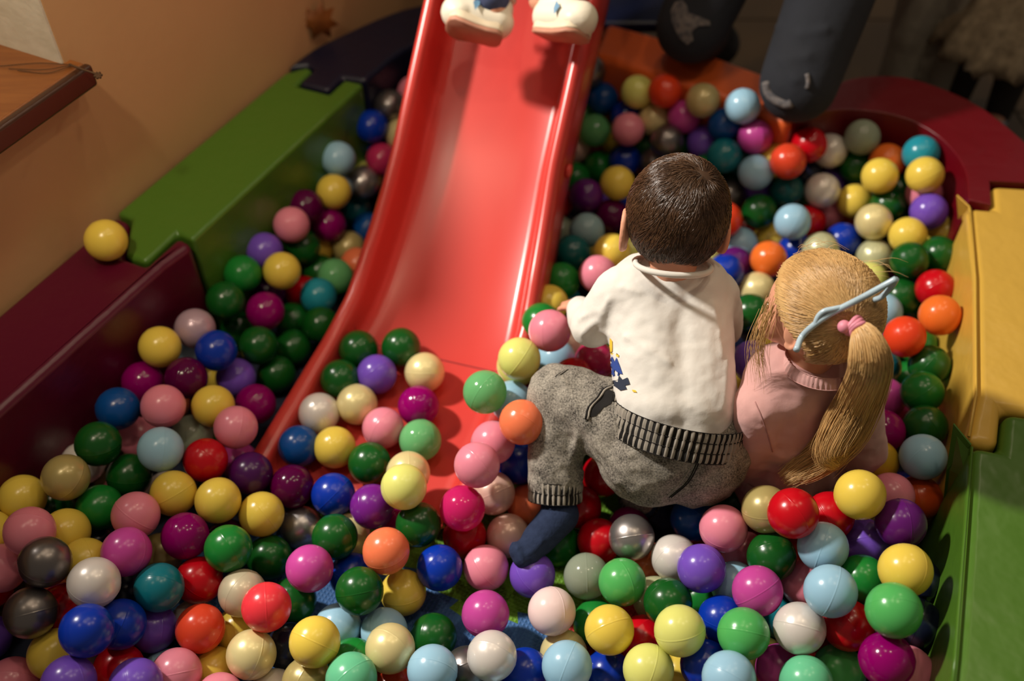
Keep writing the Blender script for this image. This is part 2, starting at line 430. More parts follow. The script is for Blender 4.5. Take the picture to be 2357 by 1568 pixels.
for s in (-1, 1):
    for u in (.28, .62):
        p = DU*u + DV*(s*.163+shift(u)) + Vector((0, 0, bed(u)+.03))
        q = tube('bolt_cap', [p, p+DV*(s*.006), p+DV*(s*.009)], [.014, .013, .006], m_slide, slide, 14)
m_dkblue = mat('dark_blue_plastic', (16, 26, 62), .4)
for s in (-1, 1):   # stand under the top end
    a = DU*1.2 + DV*(s*.13); tube('stand_post', [a+Vector((0, 0, 0)), a+Vector((0, 0, bed(1.2)-.05))], .02, m_dkblue, slide, 12)
BALLS = [
(-0.747,0.861,0.145,"Y","yellow ball in the dim left pile, left of an olive gold one"),
(-0.673,0.873,0.181,"GD","olive gold ball beside the magenta block"),
(-0.644,0.939,0.177,"DG","dark green ball beside the magenta block, below a mid blue one"),
(-0.609,0.923,0.115,"DG","dark green ball beside the magenta block, above a pink one"),
(-0.547,0.933,0.171,"LB","light blue ball beside the magenta block"),
(-0.487,0.940,0.133,"R","red ball beside the magenta block"),
(-0.521,0.873,0.139,"Y","yellow ball in the dim left pile, below a light blue one"),
(-0.636,0.859,0.121,"G","green ball in the dim left pile, right of a yellow one"),
(-0.559,0.819,0.161,"P","pink ball in the dim left pile, above an orchid one"),
(-0.685,0.766,0.201,"P","pink ball in the dim left pile, above a gunmetal grey one"),
(-0.662,0.800,0.145,"Y","yellow ball in the dim left pile, left of a green one"),
(-0.643,0.712,0.209,"GY","gunmetal grey ball in the dim left pile"),
(-0.617,0.747,0.149,"Y","yellow ball in the dim left pile, right of a gunmetal grey one"),
(-0.552,0.751,0.171,"OM","orchid ball in the dim left pile"),
(-0.489,0.802,0.131,"M","magenta ball in the dim left pile"),
(-0.574,0.689,0.193,"W","pearly white ball in the front left, below a yellow one"),
(-0.505,0.713,0.137,"T","teal ball in the front left"),
(-0.467,0.751,0.090,"R","red ball in the front left, below a green one"),
(-0.659,0.657,0.169,"GY","gunmetal grey ball in the front left"),
(-0.781,0.746,0.083,"R","red ball in the front left, below a pink one"),
(-0.740,0.743,0.139,"P","pink ball in the front left, above a red one"),
(-0.645,0.694,0.112,"R","red ball in the front left, left of a royal blue one"),
(-0.563,0.618,0.194,"B","royal blue ball in the front left, left of a royal blue one"),
(-0.544,0.655,0.139,"B","royal blue ball in the front left, right of a royal blue one"),
(-0.522,0.680,0.078,"V","violet ball in the front left, above a light blue one"),
(-0.478,0.711,0.035,"W","pearly white ball in the front left, above an orange red one"),
(-0.448,0.673,0.091,"CR","orange red ball in the front left"),
(-0.637,0.625,0.110,"Y","yellow ball in the front left, above a violet one"),
(-0.699,0.600,0.075,"P","pink ball in the front left, left of a violet one"),
(-0.584,0.565,0.153,"V","violet ball in the front left, below a yellow one"),
(-0.552,0.616,0.083,"R","red ball in the front left, left of a violet one"),
(-0.502,0.570,0.135,"V","violet ball in the front left, left of a light blue one"),
(-0.468,0.607,0.088,"P","pink ball in the front left, left of a pink one"),
(-0.502,0.632,0.035,"LB","light blue ball in the front left"),
(-0.781,0.686,0.035,"V","violet ball in the front left, left of a gunmetal grey one"),
(-0.778,0.800,0.141,"Y","yellow ball in the dim left pile, left of a pink one"),
(-0.419,0.933,0.106,"DP","dark purple ball beside the magenta block"),
(-0.354,0.921,0.088,"PL","plum ball just below the slide"),
(-0.355,1.003,0.086,"B2","mid blue ball on the foot of the red slide"),
(-0.295,1.000,0.087,"Y","yellow ball on the foot of the red slide"),
(-0.234,0.968,0.086,"DG","dark green ball on the foot of the red slide, below a pink one"),
(-0.452,0.864,0.133,"Y","yellow ball in the dim left pile, left of a dark purple one"),
(-0.391,0.862,0.098,"Y","yellow ball just below the slide, left of a silver one"),
(-0.341,0.878,0.035,"SV","silver ball just below the slide"),
(-0.286,0.906,0.086,"B","royal blue ball just below the slide, right of a plum one"),
(-0.217,0.868,0.110,"PU","bright purple ball just below the slide"),
(-0.420,0.780,0.132,"G","green ball in the dim left pile, below a plum one"),
(-0.445,0.832,0.066,"PL","plum ball in the dim left pile"),
(-0.380,0.814,0.049,"DG","dark green ball just below the slide, right of a green one"),
(-0.271,0.819,0.101,"DG","dark green ball just below the slide, left of a pearly cream yellow one"),
(-0.261,0.857,0.044,"PY","pearly cream yellow ball just below the slide, below a bright purple one"),
(-0.299,0.757,0.114,"OM","orchid ball just below the slide"),
(-0.187,0.780,0.125,"CO","coral orange ball just below the slide"),
(-0.248,0.785,0.045,"B","royal blue ball just below the slide, below a pearly cream yellow one"),
(-0.396,0.726,0.097,"PW","pearly beige ball in the front left"),
(-0.348,0.686,0.130,"WR","watermelon red ball just below the slide"),
(-0.330,0.737,0.055,"DG","dark green ball just below the slide, right of a watermelon red one"),
(-0.222,0.722,0.111,"DG","dark green ball just below the slide, above a light blue one"),
(-0.409,0.699,0.035,"Y","yellow ball in the front left, above a pearly cream yellow one"),
(-0.369,0.636,0.086,"PY","pearly cream yellow ball at the front centre, right of a yellow one"),
(-0.328,0.669,0.042,"N","navy ball at the front centre"),
(-0.271,0.630,0.137,"Y","yellow ball at the front centre"),
(-0.258,0.695,0.052,"LB","light blue ball at the front centre, right of a yellow one"),
(-0.218,0.586,0.119,"MG","mint green ball at the front centre"),
(-0.228,0.634,0.064,"G","green ball at the front centre"),
(-0.433,0.635,0.035,"Y","yellow ball in the front left, above a pink one"),
(-0.407,0.580,0.068,"P","pink ball in the front left, right of a pink one"),
(-0.340,0.601,0.035,"W","pearly white ball at the front centre, left of an olive gold one"),
(-0.286,0.599,0.078,"GD","olive gold ball at the front centre"),
(-0.165,0.925,0.119,"PY","pearly cream yellow ball just below the slide, above a lime yellow one"),
(-0.164,0.867,0.165,"LY","lime yellow ball just below the slide"),
(-0.053,0.891,0.188,"P","pink ball between slide and boy's leg, left of a pink one"),
(-0.030,0.956,0.158,"P","pink ball between slide and boy's leg, right of a pink one"),
(0.011,0.965,0.090,"B","royal blue ball between slide and boy's leg"),
(-0.030,0.908,0.088,"PK","pale blush ball between slide and boy's leg, left of a coral orange one"),
(-0.076,0.853,0.128,"HP","hot pink ball between slide and boy's leg"),
(-0.075,0.849,0.054,"R","red ball between slide and boy's leg"),
(-0.144,0.838,0.106,"DG","dark green ball just below the slide, below a lime yellow one"),
(0.026,0.912,0.047,"CO","coral orange ball between slide and boy's leg, right of a pale blush one"),
(-0.006,0.851,0.053,"PK","pale blush ball between slide and boy's leg, below a coral orange one"),
(-0.110,0.778,0.080,"B","royal blue ball just below the slide, below a red one"),
(-0.040,0.787,0.064,"P","pink ball near the boy's feet"),
(0.031,0.773,0.068,"V","violet ball near the boy's feet"),
(-0.166,0.755,0.046,"Y","yellow ball just below the slide, left of a royal blue one"),
(-0.039,0.704,0.075,"OM","orchid ball near the boy's feet"),
(0.058,0.701,0.090,"PW2","pinkish white ball near the boy's feet"),
(-0.189,0.689,0.050,"LB","light blue ball at the front centre, above a pearly cream yellow one"),
(-0.117,0.688,0.035,"DG","dark green ball at the front centre"),
(-0.171,0.637,0.103,"PY","pearly cream yellow ball at the front centre, below a light blue one"),
(-0.110,0.605,0.103,"LB","light blue ball at the front centre, left of a gunmetal grey one"),
(-0.065,0.632,0.043,"GY","gunmetal grey ball at the front centre"),
(-0.028,0.626,0.103,"W","pearly white ball at the front centre, right of a gunmetal grey one"),
(0.019,0.625,0.052,"B","royal blue ball at the front centre"),
(0.073,0.846,0.035,"G","green ball near the boy's feet, above a violet one"),
(0.110,0.901,0.058,"R","red ball near the boy's feet, above a green one"),
(0.150,0.957,0.067,"R","rightmost red ball near the boy's feet"),
(0.137,0.837,0.061,"R","red ball near the boy's feet, above a cloudy clear one"),
(0.182,0.814,0.108,"SV","silver ball near the boy's feet"),
(0.113,0.769,0.071,"CL","cloudy clear ball near the boy's feet"),
(0.162,0.738,0.108,"LG2","bright green ball near the boy's feet"),
(0.244,0.782,0.102,"W","pearly white ball near the boy's feet"),
(0.273,0.738,0.147,"V","violet ball in the front right"),
(0.281,0.853,0.098,"B2","mid blue ball in front of the girl"),
(0.310,0.794,0.164,"P","pink ball in front of the girl"),
(0.224,0.700,0.117,"DG","dark green ball near the boy's feet"),
(0.217,0.741,0.052,"PG","pale greenish white ball near the boy's feet"),
(0.137,0.658,0.117,"Y","yellow ball near the boy's feet"),
(0.126,0.709,0.038,"G","green ball near the boy's feet, left of a yellow one"),
(0.229,0.637,0.156,"LY","lime yellow ball in the front right"),
(0.187,0.601,0.114,"LY","lime yellow ball at the front centre"),
(0.076,0.609,0.107,"LB","light blue ball at the front centre, below a pearly cream yellow one"),
(0.076,0.661,0.036,"PY","pearly cream yellow ball at the front centre, above a light blue one"),
(0.298,0.674,0.115,"B","royal blue ball in the front right, below a light blue one"),
(0.268,0.612,0.104,"B","royal blue ball in the front right, left of a light blue one"),
(0.283,0.564,0.169,"LB","light blue ball in the front right, right of a royal blue one"),
(0.327,0.735,0.104,"LB","light blue ball in the front right, above a royal blue one"),
(0.367,0.803,0.201,"GD","olive gold ball in front of the girl"),
(0.388,0.763,0.252,"R","red ball in front of the girl, left of a red one"),
(0.459,0.796,0.195,"R","red ball in front of the girl, right of a red one"),
(0.486,0.791,0.256,"Y","yellow ball beside the right green block, left of a pink one"),
(0.373,0.749,0.161,"DG","dark green ball in front of the girl"),
(0.434,0.737,0.207,"LB","light blue ball in front of the girl"),
(0.512,0.769,0.165,"V","violet ball beside the right green block"),
(0.572,0.854,0.160,"P","pink ball beside the right green block, above a deep purple one"),
(0.341,0.689,0.171,"OM","orchid ball in the front right, below a dark green one"),
(0.426,0.727,0.123,"P","pink ball in the front right"),
(0.424,0.660,0.223,"LB","light blue ball in the front right, right of a pink one"),
(0.489,0.704,0.175,"G","green ball beside the right green block"),
(0.312,0.626,0.169,"LG2","bright green ball in the front right, right of a royal blue one"),
(0.389,0.634,0.169,"W","pearly white ball in the front right"),
(0.460,0.644,0.158,"R","red ball in the front right"),
(0.375,0.612,0.091,"OM","orchid ball in the front right, left of a mint green one"),
(0.390,0.569,0.145,"MG","mint green ball in the front right"),
(0.452,0.607,0.100,"LG2","bright green ball in the front right, right of a mint green one"),
(0.627,0.906,0.188,"LB","light blue ball beside the right green block"),
(0.629,0.872,0.128,"CR2","burnt orange ball beside the right green block"),
(0.544,0.763,0.226,"DP2","deep purple ball beside the right green block"),
(0.521,0.677,0.248,"Y","yellow ball beside the right green block, right of a green one"),
(0.485,0.612,0.261,"LG2","bright green ball beside the right green block"),
(0.551,0.644,0.163,"N","navy ball beside the right green block"),
(0.482,0.573,0.203,"M","magenta ball beside the right green block"),
(0.526,0.581,0.150,"P","pink ball beside the right green block, right of a magenta one"),
(-0.552,1.198,0.166,"LW","lilac white ball below the left green block"),
(-0.594,1.138,0.184,"Y","yellow ball beside the magenta block, above a magenta one"),
(-0.505,1.147,0.165,"B","royal blue ball beside the magenta block"),
(-0.627,1.102,0.135,"M","magenta ball beside the magenta block, below a yellow one"),
(-0.546,1.092,0.157,"PL","plum ball beside the magenta block"),
(-0.488,1.152,0.088,"V","violet ball beside the magenta block"),
(-0.457,1.216,0.103,"DG","dark green ball beside the magenta block, below a magenta one"),
(-0.414,1.273,0.035,"DG","dark green ball beside the boy's left arm"),
(-0.433,1.203,0.039,"DG","dark green ball beside the magenta block, above a magenta one"),
(-0.521,1.288,0.146,"DG","dark green ball below the left green block, below a green one"),
(-0.501,1.354,0.150,"G","green ball below the left green block"),
(-0.431,1.368,0.145,"Y","yellow ball below the left green block"),
(-0.454,1.290,0.117,"M","magenta ball below the left green block"),
(-0.424,1.345,0.035,"DG","dark green ball below the left green block, right of a magenta one"),
(-0.445,1.098,0.081,"M","magenta ball beside the magenta block, below a violet one"),
(-0.495,1.045,0.140,"Y","yellow ball beside the magenta block, left of a pink one"),
(-0.560,1.013,0.179,"P","pink ball beside the magenta block, below a plum one"),
(-0.639,1.020,0.164,"B2","mid blue ball beside the magenta block"),
(-0.447,0.996,0.146,"P","pink ball beside the magenta block, right of a yellow one"),
(-0.537,1.022,0.090,"CL","cloudy clear ball beside the magenta block"),
(-0.214,1.871,0.206,"P","pink ball between slide and left green block, right of a gunmetal grey one"),
(-0.260,1.821,0.204,"GY","gunmetal grey ball between slide and left green block"),
(-0.297,1.770,0.187,"B","royal blue ball between slide and left green block, above a royal blue one"),
(-0.282,1.793,0.117,"B","royal blue ball between slide and left green block, left of a raspberry one"),
(-0.277,1.733,0.129,"RA","raspberry ball between slide and left green block"),
(-0.354,1.655,0.189,"LB","light blue ball between slide and left green block, above a light blue one"),
(-0.318,1.738,0.078,"LY","lime yellow ball between slide and left green block"),
(-0.315,1.680,0.108,"SV","silver ball between slide and left green block"),
(-0.366,1.642,0.122,"LB","light blue ball between slide and left green block, left of a yellow one"),
(-0.359,1.588,0.157,"Y","yellow ball between slide and left green block"),
(-0.410,1.545,0.153,"PL","plum ball between slide and left green block"),
(-0.427,1.479,0.163,"P","pink ball between slide and left green block, below a plum one"),
(-0.374,1.559,0.096,"M","magenta ball between slide and left green block"),
(-0.338,1.677,0.035,"T","teal ball between slide and left green block"),
(-0.307,1.616,0.035,"B2","mid blue ball between slide and left green block"),
(-0.472,1.420,0.148,"V","violet ball between slide and left green block"),
(-0.417,1.489,0.096,"DG","dark green ball between slide and left green block"),
(-0.340,1.556,0.035,"GD","olive gold ball between slide and left green block"),
(-0.314,1.494,0.045,"CO","coral orange ball below the left green block"),
(-0.350,1.438,0.065,"LG","pale translucent green ball below the left green block"),
(-0.414,1.418,0.037,"R","red ball below the left green block"),
(-0.374,1.375,0.072,"T2","turquoise ball below the left green block"),
(-0.238,1.841,0.139,"G","green ball between slide and left green block"),
(-0.237,1.780,0.159,"PY","pearly cream yellow ball between slide and left green block"),
(-0.242,2.275,0.037,"LB","light blue ball below the orange block, above a pink one"),
(-0.274,1.201,0.108,"DG","dark green ball on the foot of the red slide, above a dark green one"),
(-0.198,1.203,0.112,"DG","dark green ball on the foot of the red slide, right of a violet one"),
(-0.300,1.138,0.100,"DG","dark green ball on the foot of the red slide, below a dark green one"),
(-0.237,1.147,0.103,"V","violet ball on the foot of the red slide"),
(-0.153,1.149,0.106,"PY","pearly cream yellow ball on the foot of the red slide, above a magenta one"),
(-0.266,1.085,0.096,"PY","pearly cream yellow ball on the foot of the red slide, below a violet one"),
(-0.329,1.068,0.093,"W","pearly white ball on the foot of the red slide"),
(-0.160,1.079,0.099,"M","magenta ball on the foot of the red slide"),
(-0.217,1.036,0.093,"P","pink ball on the foot of the red slide"),
(-0.153,1.011,0.092,"LG","pale translucent green ball on the foot of the red slide"),
(-0.043,1.020,0.206,"LG","pale translucent green ball between slide and boy's leg"),
(-0.001,1.050,0.146,"LB","light blue ball between slide and boy's leg"),
(0.015,0.948,0.220,"CO","coral orange ball between slide and boy's leg, below a light blue one"),
(-0.362,1.307,0.063,"DG","dark green ball below the left green block, below a turquoise one"),
(0.067,1.276,0.149,"Y","yellow ball between the two children's heads, above a green one"),
(0.051,1.211,0.167,"G","green ball between slide and boy's leg"),
(0.062,1.126,0.236,"P","pink ball beside the boy's left arm"),
(0.012,1.085,0.213,"LY","lime yellow ball between slide and boy's leg, right of a lime yellow one"),
(0.009,1.120,0.156,"LY","lime yellow ball between slide and boy's leg, left of a lime yellow one"),
(0.092,1.352,0.134,"G","green ball between the two children's heads"),
(0.117,1.433,0.131,"TG","dark teal ball left of the boy's head"),
(0.188,1.399,0.164,"Y","yellow ball left of the boy's head, above a pink one"),
(0.158,1.337,0.165,"P","pink ball between the two children's heads, below a yellow one"),
(0.142,1.139,0.147,"RA","raspberry ball beside the boy's left arm"),
(0.101,1.085,0.164,"R","red ball beside the boy's left arm"),
(0.197,1.865,0.193,"B2","mid blue ball below the orange block, above a royal blue one"),
(0.265,1.816,0.242,"LY","lime yellow ball below the orange block"),
(0.316,1.780,0.267,"CO2","vermilion ball below the orange block"),
(0.387,1.734,0.275,"GD2","pale gold ball below the orange block"),
(0.247,1.824,0.175,"B","royal blue ball below the orange block"),
(0.303,1.789,0.191,"PY","pearly cream yellow ball below the orange block"),
(0.245,1.758,0.188,"P","pink ball below the orange block"),
(0.179,1.810,0.149,"LG","pale translucent green ball below the orange block"),
(0.159,1.882,0.139,"LG2","bright green ball below the orange block"),
(0.322,1.715,0.188,"GY","gunmetal grey ball below the orange block, below a pearly cream yellow one"),
(0.401,1.727,0.178,"V","violet ball below the orange block"),
(0.230,1.834,0.109,"Y","yellow ball below the orange block, right of a raspberry one"),
(0.140,1.823,0.093,"PK","pale blush ball below the orange block"),
(0.187,1.863,0.063,"RA","raspberry ball below the orange block"),
(0.244,1.757,0.108,"B","royal blue ball left of the boy's head"),
(0.193,1.784,0.070,"G","green ball left of the boy's head, right of a green one"),
(0.133,1.716,0.091,"G","green ball left of the boy's head, left of a green one"),
(0.214,1.614,0.159,"Y","yellow ball left of the boy's head, right of a green one"),
(0.150,1.599,0.138,"DP2","deep purple ball left of the boy's head"),
(0.204,1.583,0.098,"PL","plum ball left of the boy's head"),
(0.092,1.620,0.103,"R","red ball left of the boy's head"),
(0.147,1.495,0.134,"LB2","greyish blue ball left of the boy's head"),
(0.307,1.732,0.122,"GY","gunmetal grey ball right of the boy's head"),
(0.396,1.729,0.111,"R","red ball below the orange block"),
(0.166,1.877,0.253,"GY","gunmetal grey ball below the orange block, left of a mid blue one"),
(0.457,1.685,0.294,"LB","light blue ball below the orange block, above a mid blue one"),
(0.434,1.706,0.234,"B2","mid blue ball below the orange block, below a light blue one"),
(0.429,1.646,0.203,"T","teal ball below the orange block"),
(0.404,1.671,0.144,"G","green ball right of the boy's head"),
(0.534,1.647,0.191,"Y","yellow ball below the orange block, above an orange red one"),
(0.543,1.594,0.228,"CR","orange red ball right of the boy's head"),
(0.489,1.609,0.189,"LB","light blue ball right of the boy's head"),
(0.593,1.641,0.233,"R","red ball right of the boy's head"),
(0.647,1.665,0.201,"W","pearly white ball right of the boy's head, right of a red one"),
(0.705,1.654,0.170,"DG","dark green ball by the curved dark red corner, below a cloudy clear one"),
(0.607,1.653,0.148,"N","navy ball right of the boy's head"),
(0.512,1.648,0.117,"V","violet ball right of the boy's head, below a light blue one"),
(0.559,1.606,0.145,"TG","dark teal ball right of the boy's head"),
(0.666,1.667,0.114,"V","violet ball right of the boy's head, right of a pearly white one"),
(0.626,1.592,0.157,"W","pearly white ball right of the boy's head, left of a violet one"),
(0.498,1.556,0.132,"DG","dark green ball between the two children's heads"),
(0.544,1.485,0.165,"LB","light blue ball between the two children's heads, left of a red one"),
(0.606,1.566,0.096,"R","red ball between the two children's heads, right of a light blue one"),
(0.657,1.609,0.080,"P","pink ball between the two children's heads, left of a red one"),
(0.706,1.638,0.040,"R","red ball between the two children's heads, right of a pink one"),
(0.696,1.587,0.133,"Y","yellow ball by the curved dark red corner, above a red one"),
(0.420,1.518,0.144,"CO2","vermilion ball between the two children's heads"),
(0.460,1.511,0.084,"LB","light blue ball between the two children's heads, above a deep purple one"),
(0.530,1.544,0.069,"Y","yellow ball between the two children's heads, above an orange one"),
(0.493,1.419,0.128,"OR","orange ball between the two children's heads"),
(0.567,1.489,0.088,"B","royal blue ball between the two children's heads, right of a yellow one"),
(0.597,1.442,0.130,"PG","pale greenish white ball between the two children's heads"),
(0.656,1.493,0.110,"B","royal blue ball between the two children's heads, right of a pale greenish white one"),
(0.438,1.446,0.089,"DP2","deep purple ball between the two children's heads"),
(0.406,1.386,0.124,"B","royal blue ball between the two children's heads, below a deep purple one"),
(0.466,1.362,0.100,"PY","pearly cream yellow ball between the two children's heads"),
(0.371,1.443,0.104,"LY","lime yellow ball between the two children's heads"),
(0.701,1.657,0.240,"CL","cloudy clear ball by the curved dark red corner"),
(0.750,1.620,0.209,"OR","orange ball by the curved dark red corner"),
(0.796,1.588,0.251,"T2","turquoise ball by the curved dark red corner"),
(0.719,1.563,0.216,"Y","yellow ball by the curved dark red corner, below an orange one"),
(0.787,1.525,0.247,"Y","yellow ball by the curved dark red corner, above a pink one"),
(0.810,1.546,0.185,"P","pink ball by the curved dark red corner"),
(0.747,1.546,0.155,"DG","dark green ball by the curved dark red corner, below a yellow one"),
(0.797,1.479,0.196,"V","violet ball by the curved dark red corner"),
(0.698,1.478,0.171,"PY","pearly cream yellow ball by the curved dark red corner"),
(0.750,1.432,0.176,"Y","yellow ball by the curved dark red corner, right of a pearly cream yellow one"),
(0.843,1.476,0.144,"Y","yellow ball by the curved dark red corner, below a pink one"),
(0.736,1.365,0.173,"DG","dark green ball beside the yellow block, right of a pale greenish white one"),
(0.798,1.387,0.168,"DG","dark green ball beside the yellow block, right of a dark green one"),
(0.706,1.441,0.113,"PG","pale greenish white ball beside the yellow block"),
(0.680,1.377,0.111,"LY","lime yellow ball beside the yellow block"),
(0.767,1.299,0.165,"R","red ball beside the yellow block"),
(0.724,1.324,0.119,"DG","dark green ball beside the yellow block, right of a light blue one"),
(0.731,1.192,0.205,"OR","orange ball beside the yellow block"),
(0.675,1.275,0.129,"LB","light blue ball beside the yellow block"),
(0.663,1.152,0.194,"CO2","vermilion ball beside the yellow block"),
(0.709,1.122,0.154,"DG","dark green ball beside the yellow block, above a green one"),
(0.650,1.162,0.105,"T","teal ball beside the yellow block"),
(0.678,1.060,0.158,"G","green ball beside the yellow block"),
(0.640,1.093,0.103,"OM","orchid ball beside the yellow block"),
(0.665,0.992,0.153,"DG","dark green ball beside the yellow block, below a green one"),
(0.596,0.985,0.150,"M","magenta ball beside the yellow block"),
(0.568,0.922,0.154,"Y2","mustard yellow ball beside the right green block"),
(0.435,1.276,0.126,"DG","dark green ball between boy and girl"),
(0.394,1.087,0.204,"V","violet ball between boy and girl"),
(0.374,1.094,0.138,"Y","yellow ball between boy and girl"),
(-0.680,1.260,0.315,"Y","yellow ball sitting on the magenta foam block by the wall"),
]
